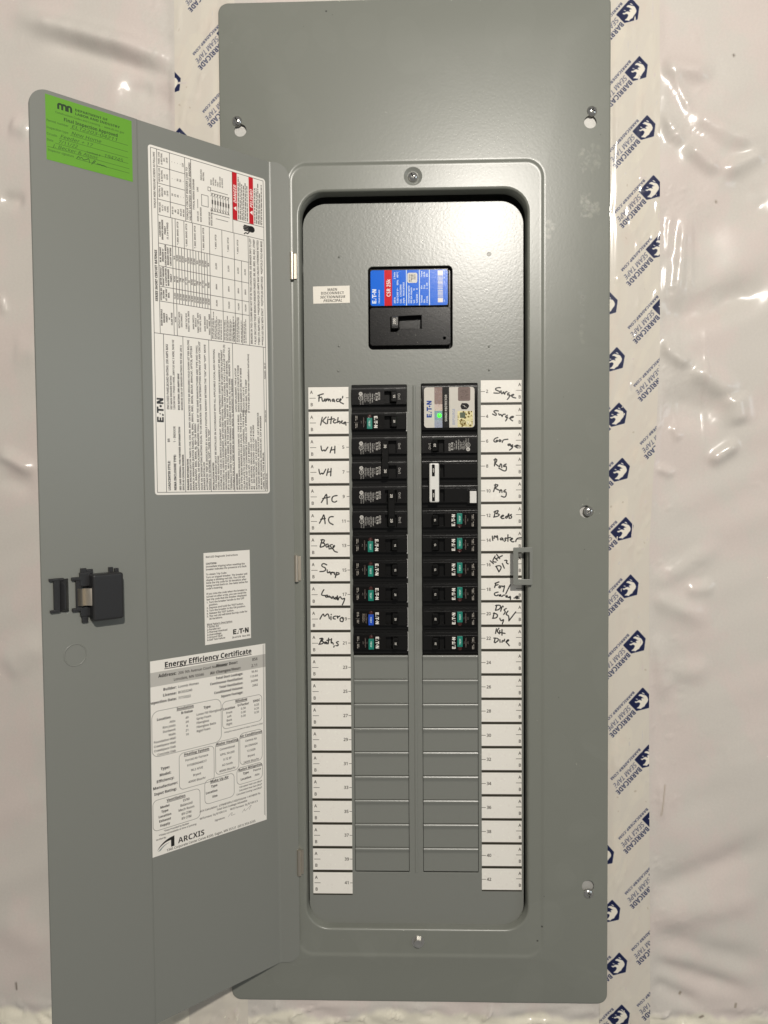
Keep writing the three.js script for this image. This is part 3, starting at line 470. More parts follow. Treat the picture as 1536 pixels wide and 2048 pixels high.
const oldFace = canvasTexture(Math.round(33 * PX), Math.round(14.6 * PX), (c, w, h) => {
  c.fillStyle = '#141313'; c.fillRect(0, 0, w, h);
  c.save(); c.scale(PX, PX); c.translate(27.8, 7.3); c.rotate(Math.PI / 2);
  const G = '#b9b6b0', r = seeded(19);
  c.strokeStyle = G; c.fillStyle = G; c.lineWidth = 0.5;
  c.beginPath(); c.arc(0.6, 18.6, 2.1, 0, 7); c.stroke(); c.beginPath(); c.arc(-3.7, 18.7, 2, 0, 7); c.fill();
  c.font = 'bold 2.3px sans-serif'; c.textAlign = 'center'; c.textBaseline = 'middle'; c.fillText('UL', 0.6, 18.7); c.fillStyle = '#141313'; c.fillText('c', -3.7, 18.7);
  c.fillStyle = G; c.font = '1.7px sans-serif'; c.textAlign = 'left'; ['LISTED', 'CIRCUIT BREAKER', '10 kA  AL-CU', '120/240 V', 'HACR TYPE BR', 'TYPE BR 40C'].forEach((t, i) => c.fillText(t, i ? -4.6 + (i % 2) * 0.8 : 2.9, 18.6 - i * 2.45));
  greek(c, -3.6, 4.3, 8.6, 12, 6, r, 'rgba(185,182,176,0.55)');
  eaton(c, -4.3, 3.6, 2.2, G); c.font = 'bold 3px sans-serif'; c.fillStyle = G; c.fillText('Off/O', -5.4, -0.4);
  c.restore();
});
const onTex = canvasTexture(112, 208, (c, w, h) => { c.fillStyle = '#141313'; c.fillRect(0, 0, w, h); c.save(); c.translate(w / 2 - 22, h / 2 - 8); c.rotate(Math.PI / 2); c.fillStyle = '#bdbab4'; c.font = '46px sans-serif'; c.textAlign = 'center'; c.textBaseline = 'middle'; c.fillText('On/I', 0, 0); c.restore(); });
const ampCache = {};
const ampTex = (n, big) => (ampCache[n + big] ??= canvasTexture(72, 144, (c, w, h) => { c.fillStyle = '#0c0c0b'; c.fillRect(0, 0, w, h); c.save(); c.translate(w / 2, h / 2); c.rotate(Math.PI / 2); c.fillStyle = '#d6d2ca'; c.font = 'bold ' + (big ? 58 : 46) + 'px sans-serif'; c.textAlign = 'center'; c.textBaseline = 'middle'; c.fillText(n, 0, 3); c.restore(); }));
// the moulded case: the outline of its front is drawn in y and z and run along x; the handle's slot is left open
const SECTION = [[12.55, -30], [12.55, 0.7], [12.3, 1], [10.1, 1], [9.95, 3], [9.55, 3.6], [9.1, 3.7], [7.2, 3.7], [7.05, 4.5], [6.8, 4.7], [-7.3, 4.7], [-7.7, 4.5], [-7.9, 4.1], [-8.1, 0.1], [-12.55, 0], [-12.55, -30]];
const run = (outline, x0, x1) => {
  const e = new THREE.ExtrudeGeometry(new THREE.Shape(outline.map(([y, z]) => new THREE.Vector2(y, z))), { depth: x1 - x0, bevelEnabled: false });
  e.applyMatrix4(new THREE.Matrix4().makeBasis(new THREE.Vector3(0, 1, 0), new THREE.Vector3(0, 0, 1), new THREE.Vector3(1, 0, 0))); e.translate(x0, 0, 0);
  return flatUV(toCreasedNormals(plain(e), 0.35), 40);
};
const upper = [...SECTION.slice(0, 10), [6, 4.7], [6, -30]], lower = [[-6.4, 4.7], ...SECTION.slice(11), [-6.4, -30]].map((q) => q);
function caseShape(s0, s1) { return merge([run(SECTION, -28.1, s0), run(upper, s0, s1), run(lower, s0, s1), run(SECTION, s1, 28.1), flatUV(box(s0, s1, -6.4, 6, -10, -2), 40)]); }
const caseCache = {};
const caseOf = (s0, s1) => (caseCache[s0 + ',' + s1] ??= caseShape(s0, s1));
const COL = { left: { x: -36.8, d: 1, y: (k) => 118 - 25.22 * (k - 0.5) }, right: { x: 35.05, d: -1, y: (k) => 118.7 - 25.3 * (k - 0.5) } };
const faceMat = { green: printed(afciTex.green, 0.2, { specularIntensity: 0.5 }), blue: printed(afciTex.blue, 0.2, { specularIntensity: 0.5 }), old: printed(oldFace, 0.26, { specularIntensity: 0.55 }) };
const onMat = printed(onTex, 0.26, { specularIntensity: 0.55 }), ampMat = {};
const amp = (n, big) => (ampMat[n + big] ??= printed(ampTex(n, big), 0.24, { specularIntensity: 0.5 }));
const btnMat = { green: printed(testTex.green, 0.35), blue: printed(testTex.blue, 0.35) };
const geoCache = {};
const once = (k, f) => (geoCache[k] ??= f());
const ledge = lin(0.05, 0.012, 0.01), ledMat = new THREE.MeshPhysicalMaterial({ color: ledge, roughness: 0.25 });
// one pole: case, face print, handle. h0,h1 = where the slot runs; hx = handle middle
function pole(b, d, y, kind, ampText, o = {}) {
  const s0 = d > 0 ? 5.4 : -17.6, s1 = d > 0 ? 17.6 : -5.4, turn = d > 0 ? 0 : 2;
  const at0 = (m) => { m.position.y = y * MM; return m; };
  at0(part('case', caseOf(s0, s1), kind === 'old' ? M.plasticGrey : M.plastic, b));
  if (kind !== 'blank') at0(part('face_print', once('face' + d, () => (d > 0 ? sticker(-27.8, 5.2, -7.5, 7.1, 4.71, 0.2, 0, 0.06) : sticker(-5.2, 27.8, -7.5, 7.1, 4.71, 0.2, 2, 0.06))), faceMat[kind], b));
  if (kind === 'old') at0(part('on_print', once('on' + d, () => (d > 0 ? sticker(18, 26, -7.2, 7, 4.71, 0.2, 0, 0.06) : sticker(-26, -18, -7.2, 7, 4.71, 0.2, 2, 0.06))), onMat, b));
  if (kind === 'green' || kind === 'blue') {
    const x0 = d > 0 ? -12.5 : 7, x1 = x0 + 5.5, yb = d > 0 ? [-7.2, 4] : [-4.3, 6.8];
    const bt = at0(part('test_button', once('btn' + d, () => rbox(x0, x1, yb[0], yb[1], 4, 5.7, 0.35)), btnMat[kind + 'plain'] ??= new THREE.MeshPhysicalMaterial({ color: kind === 'green' ? lin(0.006, 0.19, 0.14) : lin(0.01, 0.075, 0.46), roughness: 0.35 }), b, kind === 'green' ? 'green test button' : 'blue test button'));
    part('test_print', once('btnp' + d, () => sticker(x0 + 0.5, x1 - 0.5, yb[0] + 0.6, yb[1] - 0.6, 5.66, 0.2, d > 0 ? 3 : 1, 0.07)), btnMat[kind], bt);
    const led = at0(part('indicator', once('led', () => { const g = new THREE.LatheGeometry([[0.01, 0.5], [0.8, 0.45], [1.1, 0.25], [1.2, 0], [1.9, 0.5], [2.1, 0]].map((q) => new THREE.Vector2(...q)), 18); g.rotateX(Math.PI / 2); return g; }), ledMat, b));
    led.position.x = (x0 + 2.75) * MM; led.position.y = (y + (d > 0 ? 5.6 : -5.9)) * MM; led.position.z = 4.75 * MM;
  }
  if (o.handle !== false) {
    const hx = d * (o.off ? 8.6 : 14.4);
    const h = part('handle', once('handle', () => block([-3.6, 3.6, -5.9, 5.7, -2], [-2.8, 2.8, -5.4, 5.2, 10.6], 0.7)), M.plastic, b);
    h.position.set(hx * MM, y * MM, 0); h.rotation.y = d * (o.off ? -0.16 : 0.12);
    part('amp_print', once('amp' + d, () => sticker(-2, 2, -4, 4, 10.58, 0.2, d > 0 ? 0 : 2, 0.06)), amp(ampText, kind === 'old'), h);
  }
  if (o.clip) at0(part('white_end_clip', once('clip' + d, () => rbox(d > 0 ? 27.2 : -28.4, d > 0 ? 28.5 : -27.2, -9.5, 10.3, 0.2, 1.6, 0.4)), M.white, b));
}
function tie(b, d, hx, y, amps, white) {
  const t = part('handle_tie', once('tie' + white, () => (white ? rbox(-5, 5, -19.9, 19.9, 5.2, 12.4, 1.6) : block([-3.9, 3.9, -19, 19, -2], [-3.3, 3.3, -18.6, 18.6, 11.6], 0.7))), white ? M.white : M.plastic, b, white ? 'white handle bar with two dark windows' : undefined);
  t.position.set(hx * MM, y * MM, 0); if (!white) t.rotation.y = d * 0.06;
  for (const s of [1, -1]) {
    const z = white ? 12.36 : 11.57;
    const a = part('amp_print', once('tieamp' + d + white, () => (white ? sticker(-1.5, 1.5, -6, 6, z, 0.2, 2, 0.08) : sticker(-2.2, 2.2, -4.4, 4.4, z, 0.2, d > 0 ? 0 : 2, 0.06))), amp(amps, !white), t);
    a.position.y = s * 12.6 * MM; if (white) a.position.x = -0.9 * MM;
    if (white) part('handle', once('under', () => block([-3.6, 3.6, -6, 5.7, -2], [-3.4, 3.4, -5.6, 5.4, 5.6], 0.4)), M.plastic, b).position.set(hx * MM, (y + s * 12.6) * MM, 0);
  }
}
function breaker(side, k, kind, amps, label, o) {
  const c = COL[side], b = thing('circuit_breaker', label, 'circuit breaker', [c.x, c.y(k), 0], 'breakers in the electrical panel');
  pole(b, c.d, 0, kind, amps, o);
  return b;
}
function doubleBreaker(side, k, kind, amps, label, hx, white) {
  const c = COL[side], b = thing('double_pole_breaker', label, 'circuit breaker', [c.x, (c.y(k) + c.y(k + 1)) / 2, 0], 'breakers in the electrical panel');
  for (const s of [1, -1]) pole(b, c.d, s * 12.62, kind, amps, { handle: false });
  tie(b, c.d, hx, 0, amps, white);
  return b;
}
breaker('left', 1, 'old', '15', 'dark grey single breaker with white print beside the Furnace label');
breaker('left', 2, 'green', '20', 'black 20 amp breaker with green test button beside the Kitchen label', { clip: true });
doubleBreaker('left', 3, 'old', '30', 'double breaker with a 30 amp handle tie beside the two WH labels', 5.6);
doubleBreaker('left', 5, 'old', '20', 'double breaker with a 20 amp handle tie beside the two AC labels', 11.6);
[['green', '15', 'Base'], ['green', '15', 'Sump'], ['green', '20', 'Laundry'], ['blue', '20', 'Micro'], ['green', '20', 'Baths']].forEach(([kind, a, n], i) => breaker('left', 7 + i, kind, a, `black ${a} amp breaker with ${kind} test button beside the ${n} label`, { clip: true }));
breaker('right', 3, 'old', '20', 'dark grey 20 amp single breaker with white print beside the Gorage label');
{
  const b = doubleBreaker('right', 4, 'blank', '40', 'black double breaker with a long white handle bar beside the two Rng labels', -16.2, true);
  part('test_button', rbox(20.2, 27, -20.8, -8.6, 3.5, 6.4, 0.4), M.white, b, 'cream test button');
  part('test_button_well', rbox(17.6, 27.8, -21.6, -6.6, 3, 5.3, 0.4), M.plastic, b);
}
[['15', 'Beds'], ['15', 'Master'], ['15', 'Kit Din'], ['15', 'Foy Garage'], ['20', 'Dish'], ['20', 'Kit Dine']].forEach(([a, n], i) => breaker('right', 6 + i, 'green', a, `black ${a} amp breaker with green test button beside the ${n} label`));

// surge protector, two spaces tall
{
  const c = COL.right, y0 = (c.y(1) + c.y(2)) / 2, b = thing('surge_protector', 'black surge protector module with a white sticker and a glowing green light', 'surge protector', [c.x, y0, 0]);
  const outline = [[25.1, -30], [25.1, 0.8], [24.6, 1.2], [23.4, 1.2], [23.2, 3.6], [22.6, 4.2], [21.6, 4.3], [-21.4, 4.3], [-22, 4.1], [-22.3, 3.6], [-22.5, 0.2], [-25.1, 0.1], [-25.1, -30]];
  part('case', run(outline, -28.1, 28.1), M.plastic, b);
  const map = canvasTexture(1040, 880, (x, w, h) => {                        // 52 x 44 mm, drawn reading upwards: canvas here is already turned
    x.fillStyle = '#cfcac0'; x.fillRect(0, 0, w, h);
    const S = w / 1100, r = seeded(61);                                       // zoom pixels 110..1210 by 125..1040
    x.scale(S, h / 915);
    const X = (a) => a - 110, Y = (a) => a - 125;
    x.fillStyle = '#8f7a72'; x.fillRect(X(335), 0, 175, 915); x.fillStyle = '#9aa0b4'; x.fillRect(X(335), Y(820), 175, 300); x.fillStyle = '#cdb9b0'; x.fillRect(X(335), Y(510), 175, 150); x.fillStyle = '#7d93a8'; x.fillRect(X(335), Y(660), 175, 200);
    for (let i = 0; i < 420; i++) { x.fillStyle = ['rgba(120,96,88,0.4)', 'rgba(200,190,190,0.35)', 'rgba(150,150,178,0.35)'][i % 3]; x.fillRect(X(335) + r() * 170, r() * 915, 3 + r() * 22, 2 + r() * 16); }
    x.fillStyle = '#151413'; x.fillRect(X(508), 0, 150, 915);
    x.fillStyle = '#7a6a64'; x.beginPath(); x.roundRect(X(850), Y(125), 268, 315, 34); x.fill();
    for (let i = 0; i < 120; i++) { x.fillStyle = 'rgba(60,48,44,0.35)'; x.fillRect(X(890) + r() * 170, Y(180) + r() * 210, 5 + r() * 26, 6); }
    // shield with bolt
    x.fillStyle = '#191817'; x.beginPath(); x.moveTo(X(900), Y(560)); x.lineTo(X(930), Y(490)); x.lineTo(X(1040), Y(490)); x.quadraticCurveTo(X(1090), Y(520), X(1092), Y(560)); x.quadraticCurveTo(X(1075), Y(610), X(1030), Y(632)); x.lineTo(X(930), Y(630)); x.closePath(); x.fill();
    x.fillStyle = '#b9b4aa'; x.beginPath(); x.moveTo(X(930), Y(525)); x.lineTo(X(1000), Y(545)); x.lineTo(X(1000), Y(562)); x.lineTo(X(1055), Y(590)); x.lineTo(X(985), Y(575)); x.lineTo(X(985), Y(558)); x.closePath(); x.fill();
    const up = (t, px, py, f, col, len) => { x.save(); x.translate(X(px), Y(py)); x.rotate(-Math.PI / 2); x.font = f; x.fillStyle = col; x.textBaseline = 'middle'; const m = x.measureText(t).width; x.scale(len / m, 1); x.fillText(t, 0, 0); x.restore(); };
    up('SURGE PROTECTOR', 588, 902, 'bold 66px sans-serif', '#cfcac2', 610); up('BRPSURGE', 755, 980, '74px sans-serif', '#6d7fb0', 370);
    x.save(); x.translate(X(275), Y(808)); x.rotate(-Math.PI / 2); eaton(x, 0, 0, 110, '#1b3f8e'); x.restore();
  });
  part('front_sticker', sticker(-25.9, 25.4, -19.6, 23 - 1.6, 4.31, 3, 0, 0.1), printed(map, 0.2), b, 'white, rose and black printed sticker');
  const gold = canvasTexture(256, 256, (x, w, h) => { const r = seeded(71); x.fillStyle = '#f0e7b4'; x.fillRect(0, 0, w, h); for (let i = 0; i < 46; i++) { x.fillStyle = ['#6a5326', '#d8c98c', '#8c7a44', '#fff8d8'][i % 4]; x.beginPath(); x.ellipse(r() * w, r() * h, 6 + r() * 18, 6 + r() * 15, r() * 3, 0, 7); x.fill(); } x.fillStyle = '#66705f'; x.fillRect(40, 22, 90, 88); x.strokeStyle = '#8a7640'; x.lineWidth = 12; x.beginPath(); x.arc(92, 190, 42, 0, 7); x.stroke(); x.beginPath(); x.arc(92, 190, 18, 0, 7); x.stroke(); });
  part('hologram_sticker', sticker(8.1, 23.6, -19.2, -3, 4.42, 0.8, 0, 0.08), printed(gold, 0.22, { metalness: 0.55 }), b, 'shiny gold certification hologram');
  const led = new THREE.SphereGeometry(2.2, 20, 12); led.scale(1, 1, 0.55); led.translate(-10.4, -7.2, 4.4);
  const glow = part('indicator_light', led, new THREE.MeshStandardMaterial({ color: lin(0.02, 0.3, 0.02), emissive: lin(0.05, 1, 0.03), emissiveIntensity: 2.2, roughness: 0.3 }), b, 'lit green indicator');
  const pl = new THREE.PointLight(lin(0.15, 1, 0.08), 0.00003); pl.position.set(-10.4 * MM, -7.2 * MM, 7.6 * MM); pl.castShadow = true; pl.shadow.radius = 0.08; b.add(pl); pl.name = 'indicator_glow';
}

// ---------------------------------------------------------------- main breaker
{
  const b = thing('main_breaker', 'large black 200 amp main breaker with a blue and red label', 'circuit breaker', [-4.35, 196.4, 0]);
  // window is x -42.95..42.95, y -42..42 about here
  part('case', merge([rbox(-42.2, 42.2, -41.2, 41.2, -40, -6, 1.2), rbox(-41.6, 39.4, 0.9, 40, -8, 0.9, 1.4)]), M.plastic, b);
  const s = new THREE.Shape(); roundRect(s, -41.4, 41, -38.6, 0.2, 3.2);
  const h = new THREE.Path([[-20, -24.4], [-20, -9.6], [11.2, -8.2], [11.2, -21.6], [-11.4, -21.8], [-14.2, -24.4]].map((q) => new THREE.Vector2(...q))); s.holes.push(h, new THREE.Path().absarc(34.6, -31.6, 1.2, 0, Math.PI * 2, true));
  const cov = new THREE.ExtrudeGeometry(s, { depth: 7.6, bevelEnabled: true, bevelThickness: 0.5, bevelSize: 0.5, bevelOffset: -0.5, bevelSegments: 2 }); cov.translate(0, 0, -5.6);
  const dusty = canvasTexture(512, 256, (c, w, hh) => { c.fillStyle = '#121111'; c.fillRect(0, 0, w, hh); const r = seeded(81); for (let i = 0; i < 240; i++) { c.fillStyle = `rgba(150,144,136,${0.01 + 0.035 * r()})`; c.beginPath(); c.ellipse(r() * w, r() * hh, 2 + r() * 26, 1 + r() * 10, r() * 3, 0, 7); c.fill(); } for (let i = 0; i < 70; i++) { c.fillStyle = `rgba(190,186,178,${0.2 + 0.4 * r()})`; c.fillRect(r() * w, r() * hh, 1 + r() * 2, 1 + r() * 2); } });
  part('handle_cover', flatUV(cov, 86, -43, -41, 43), printed(dusty, 0.24, { specularIntensity: 0.5 }), b, 'dusty black lower cover around the handle');
  const hd = block([-19.8, -11, -24, -9.9, -5.8], [-19.6, -11.8, -22.4, -9.8, 7.4], 0.8);
  const handle = part('handle', hd, M.plastic, b);
  part('amp_print', sticker(-18.8, -12.6, -19.6, -10.4, 7.38, 0.2, 1, 0.06), printed(canvasTexture(200, 136, (c, w, hh) => { c.fillStyle = '#0c0c0b'; c.fillRect(0, 0, w, hh); c.fillStyle = '#d2cec6'; c.font = 'bold 78px sans-serif'; c.textAlign = 'center'; c.textBaseline = 'middle'; c.fillText('200', w / 2 - 4, 56); c.fillRect(14, 112, w - 30, 6); })), handle);
  const slide = new THREE.ExtrudeGeometry(new THREE.Shape([[-10.6, -21.6], [11, -21.4], [11, -10.4], [-10.6, -11]].map((q) => new THREE.Vector2(...q))), { depth: 0.6, bevelEnabled: false }); slide.translate(0, 0, -5.9);
  part('slot_slide', slide, M.plastic, b);
  // blue label, 78.5 x 36 mm, reads upwards: drawn in zoom pixels 90..1375 by 140..740
  const map = canvasTexture(1285, 600, (x, w, hh) => {
    x.fillStyle = '#0668de'; x.fillRect(0, 0, w, hh);
    const X = (a) => a - 90, Y = (a) => a - 140;
    x.fillStyle = '#cf1420'; x.fillRect(X(320), 0, 128, hh);
    x.fillStyle = '#cfe0f2'; for (const a of [682, 898, 1064]) x.fillRect(X(a), 0, 14, hh);
    const up = (t, px, py, f, col, len) => { x.save(); x.translate(X(px), Y(py)); x.rotate(-Math.PI / 2); x.font = f; x.fillStyle = col; x.textBaseline = 'middle'; if (len) { const m = x.measureText(t).width; x.scale(len / m, 1); } x.fillText(t, 0, 0); x.restore(); };
    const Wh = '#e6edf6';
    x.save(); x.translate(X(185), Y(700)); x.rotate(-Math.PI / 2); eaton(x, 0, 0, 70, Wh); x.restore();
    up('Circuit Breaker', 232, 700, 'bold 34px sans-serif', Wh, 235); up('CSR 25k', 390, 590, 'bold 88px sans-serif', '#f3e9e4', 300);
    const rows = [['200 A', 492, 705, 105], ['2 Pole', 492, 292, 120], ['120/240 V~', 540, 705, 270], ['60Hz', 540, 395, 90], ['40°C', 540, 270, 105], ['Cat.   CSR2200N', 592, 705, 320], ['Style  7803C87G03', 642, 705, 358], ['Interrupting Capacity', 725, 705, 300], ['RMS Sym. Amperes', 768, 705, 270], ['Volt', 815, 705, 60], ['10', 815, 490, 36], ['120/240 ~', 862, 705, 190], ['25', 862, 480, 30], ['Terminal', 940, 700, 130], ['Wire', 940, 465, 60], ['Torque', 940, 265, 100], ['Wire', 985, 700, 60], ['Size', 985, 465, 70], ['LB-IN', 985, 265, 90], ['CU/AL', 1030, 700, 120], ['2 - 250', 1030, 465, 105], ['250', 1030, 265, 60]];
    for (const [t, a, c, l] of rows) up(t, a, c, 'bold 40px sans-serif', Wh, l);
    x.fillStyle = '#d9d5cc'; x.beginPath(); x.roundRect(X(704), Y(188), 166, 172, 30); x.fill();
    const r = seeded(91); x.fillStyle = '#4a4640'; for (let i = 0; i < 14; i++) x.fillRect(X(730 + (i % 4) * 30), Y(220 + Math.floor(i / 4) * 32), 12 + r() * 14, 14 + r() * 8);
    x.fillStyle = '#e8e0da'; x.fillRect(X(1210), Y(155), 86, 78); x.fillRect(X(1210), Y(620), 86, 74);
    for (let yy = 240; yy < 615;) { const k = 3 + r() * 9; x.fillStyle = '#d8d4d4'; x.fillRect(X(1210), Y(yy), 86, k); yy += k + 2 + r() * 8; }
    for (const [a, c] of [[1318, 200], [1318, 300], [1318, 690]]) up('2482', a, c, '24px sans-serif', Wh, 44);
  });
  part('rating_label', sticker(-40.4, 38.2, 2.2, 38, 0.92, 2.2, 0, 0.1), printed(map, 0.14), b, 'blue rating label with a red band, reading upwards');
}

// ---------------------------------------------------------------- the open door
const ALPHA = 0.7228, LEAN = 0.0031, DT = 340.7, DB = -480.8, FREE = -223.4;
{
  // cross-section from the free edge to the hinge edge, in the door's own axes (z towards the eye); the last strip bends flat along the cover
  const c = Math.cos(ALPHA), s = Math.sin(ALPHA), prof = [];                // [x, z, arc length from the near end]
  const add = (x, z) => prof.push([x, z]);
  const U = 0.55;
  add(FREE, U + 0.1); add(FREE + 0.3, U); for (let i = 1; i < 16; i++) add(FREE + i, U); for (let x = FREE + 24; x < -137; x += 8) add(x, U);
  add(-136.2, U); add(-135.4, U - 0.02); add(-135.1, U - 0.12); add(-134.6, 0.12); add(-134.3, 0.02); add(-133.6, 0);
  for (let x = -126; x < -6; x += 8) add(x, 0);
  const R = 4.5, t0 = R * Math.tan(ALPHA / 2);
  add(-t0 - 0.8, 0); for (let i = 0; i <= 8; i++) { const a = ALPHA * i / 8; add(-t0 + R * Math.sin(a), R - R * Math.cos(a)); }
  const start = prof[prof.length - 1];
  const L = [0.8, 2, 3.5, 5, 6.5, 8, 9.5, 11, 12.5, 13.8, 15, 16, 16.8, 17.4, 17.9, 18.2, 18.35];
  for (const l of L) add(start[0] + c * l, start[1] + s * l);
  const total = (i) => { let d = 0; for (let k = 0; k < i; k++) d += Math.hypot(prof[k + 1][0] - prof[k][0], prof[k + 1][1] - prof[k][1]); return d; };
  const len = prof.map((_, i) => total(i)), end = len[len.length - 1];
  const corner = (d, r) => (d >= r ? 0 : r - Math.sqrt(Math.max(0, r * r - (r - d) * (r - d))));
  const rows = 60, T = 1.15, pos = [], uv = [], idx = [], n = prof.length;
  const normal = (i) => { const a = prof[Math.max(0, i - 1)], b = prof[Math.min(n - 1, i + 1)], dx = b[0] - a[0], dz = b[1] - a[1], l = Math.hypot(dx, dz); return [-dz / l, dx / l]; };
  for (const side of [0, 1]) for (let j = 0; j <= rows; j++) for (let i = 0; i < n; i++) {
    const top = DT - corner(len[i], 15) - corner(end - len[i], 17), bot = DB + corner(len[i], 15) + corner(end - len[i], 13), y = lerp(bot, top, j / rows), nn = normal(i);
    pos.push(prof[i][0] - side * T * nn[0], y, prof[i][1] - side * T * nn[1]); uv.push(len[i] / PEEL, y / PEEL);
  }
  const at2 = (side, j, i) => side * (rows + 1) * n + j * n + i;
  for (let j = 0; j < rows; j++) for (let i = 0; i + 1 < n; i++) {
    idx.push(at2(0, j, i), at2(0, j, i + 1), at2(0, j + 1, i + 1), at2(0, j, i), at2(0, j + 1, i + 1), at2(0, j + 1, i));
    idx.push(at2(1, j, i), at2(1, j + 1, i + 1), at2(1, j, i + 1), at2(1, j, i), at2(1, j + 1, i), at2(1, j + 1, i + 1));
  }
  const loop = [];
  for (let i = 0; i < n; i++) loop.push([0, i]); for (let j = 1; j <= rows; j++) loop.push([j, n - 1]); for (let i = n - 2; i >= 0; i--) loop.push([rows, i]); for (let j = rows - 1; j > 0; j--) loop.push([j, 0]);
  for (let k = 0; k < loop.length; k++) { const [j, i] = loop[k], [q, p] = loop[(k + 1) % loop.length]; idx.push(at2(0, j, i), at2(1, j, i), at2(1, q, p), at2(0, j, i), at2(1, q, p), at2(0, q, p)); }
  let g = new THREE.BufferGeometry();
  g.setAttribute('position', new THREE.Float32BufferAttribute(pos, 3)); g.setAttribute('uv', new THREE.Float32BufferAttribute(uv, 2)); g.setIndex(idx);
  g = toCreasedNormals(g.toNonIndexed(), 0.5);
  const door = part('door', g, paint({ bumpScale: 0.000012, roughness: 0.36, side: THREE.DoubleSide }), panel, 'open grey door with stickers on its inner face');
  door.rotation.set(0, ALPHA, LEAN, 'ZYX'); door.position.set((-144.288 - 0.22) * MM, 0, 11.5 * MM);

  // hinge barrels stay with the panel
  const hg = merge([(() => { const q = new THREE.CylinderGeometry(2.1, 2.1, 27, 20); return q; })(), box(-4.6, -1.2, -9, 13, -1.9, -0.9), box(1, 4.4, -12.5, 12.5, -1.9, -0.9)]);
  for (const [x, y] of [[-123.4, 237], [-122.2, -69], [-122.8, -375]]) { const h = part('hinge', hg, M.steel, panel); h.position.set(x * MM, y * MM, 11.4 * MM); }

  // green inspection sticker
  const green = canvasTexture(864, 636, (x, w, h) => {                       // 72 x 53 mm
    x.fillStyle = '#5f9a22'; x.fillRect(0, 0, w, h);
    const I = '#15330a';
    x.fillStyle = I; x.strokeStyle = I; x.textBaseline = 'alphabetic';
    // rounded m and n joined
    x.lineWidth = 20; x.beginPath(); for (const a of [122, 160]) { x.moveTo(a, 112); x.lineTo(a, 74); x.quadraticCurveTo(a + 2, 58, a + 18, 58); x.quadraticCurveTo(a + 38, 58, a + 38, 80); } x.moveTo(198, 112); x.lineTo(198, 78); x.moveTo(212, 112); x.lineTo(212, 66); x.quadraticCurveTo(216, 58, 230, 58); x.quadraticCurveTo(246, 58, 246, 80); x.lineTo(246, 112); x.stroke();
    const t = (s, px, py, f, len) => { x.font = f; const m = x.measureText(s).width; x.save(); x.translate(px, py); x.scale(len / m, 1); x.fillText(s, 0, 0); x.restore(); };
    t('DEPARTMENT OF', 282, 80, 'bold 34px sans-serif', 330); t('LABOR AND INDUSTRY', 282, 118, 'bold 34px sans-serif', 455);
    t('Construction Codes and Licensing  -  www.dli.mn.gov', 92, 158, '27px sans-serif', 690); t('Final Inspection Approved', 170, 214, 'bold 46px sans-serif', 545);
    const rows = [['Permit number', 262, 210], ['Inspection type', 330, 208], ['Circuits', 392, 100], ['Date', 450, 62]];
    for (const [s, y, l] of rows) { t(s, 6, y, '29px sans-serif', l); x.fillRect(l + 22, y + 4, 820 - l - 22, 3); }
    t('Contract #', 390, 464, '29px sans-serif', 140); t('Inspector signature', 12, 548, '29px sans-serif', 250); x.fillRect(10, 506, 820, 3); x.fillRect(280, 552, 550, 3);
    x.lineWidth = 4; x.lineCap = 'round'; x.strokeStyle = '#21470d'; x.fillStyle = '#21470d';
    const q = (s, px, py, size, len) => t(s, px, py, 'italic ' + size + 'px sans-serif', len);
    q('EL12203-04211', 240, 258, 44, 470); q('New Home', 238, 326, 46, 300); q('Feeder + 17', 130, 388, 46, 320); q('7/11/22', 110, 446, 46, 190); q('194745', 560, 458, 48, 200); q('J. Becker & Assoc', 60, 500, 44, 440);
    x.lineWidth = 6; x.strokeStyle = '#1a3d0b'; ink(x, [290, 548, 310, 514, 316, 546, 340, 520, 352, 548, 392, 532, 410, 512, 416, 556]); ink(x, [438, 566, 462, 520, 480, 524, 458, 548]); ink(x, [490, 552, 500, 540, 512, 552, 524, 540, 540, 552, 560, 544, 590, 556]);
  });
  part('inspection_sticker', sticker(-211, -139.6, 284.5, 337.4, 0.57), printed(green, 0.6), door, 'green final inspection sticker with handwriting');

  // the large wiring and rating label reads upwards: drawn lying, 314 x 120 mm
  const big = canvasTexture(1884, 720, (x, w, h) => {
    x.fillStyle = '#e8e4dc'; x.fillRect(0, 0, w, h);
    const K = '#1f1b18', r = seeded(101);
    x.strokeStyle = K; x.fillStyle = K; x.lineWidth = 2.4; x.textBaseline = 'middle';
    const ln = (a, b, c, d) => { x.beginPath(); x.moveTo(a, b); x.lineTo(c, d); x.stroke(); };
    const t = (s, px, py, size, o = {}) => { x.font = (o.b ? 'bold ' : '') + size + 'px sans-serif'; x.textAlign = o.a || 'left'; const m = x.measureText(s).width; x.save(); x.translate(px, py); if (o.l) x.scale(o.l / m, 1); x.fillText(s, 0, 0); x.lineWidth = size * 0.055; x.strokeText(s, 0, 0); x.restore(); x.lineWidth = 2.4; };
    x.strokeRect(14, 14, w - 28, h - 28);
    // left half (lower on the door)
    ln(880, 14, 880, h - 14); ln(14, 66, 880, 66); ln(14, 178, 880, 178); ln(14, 334, 880, 334); ln(14, 484, 880, 484); ln(14, 690, 880, 690);
    eaton(x, 398, 58, 38, K);
    t('LOADCENTER STYLE:', 24, 84, 17, { b: 1 }); t('BR', 290, 84, 17); t('NEMA ENCLOSURE TYPE:', 24, 118, 17, { b: 1 }); t('1 - INDOOR', 290, 118, 17);
    t('SEE CASE SIDEWALL FOR FURTHER INFORMATION', 24, 146, 15, { b: 1 }); t('SUCH AS CATALOG NUMBER', 24, 164, 15, { b: 1 });
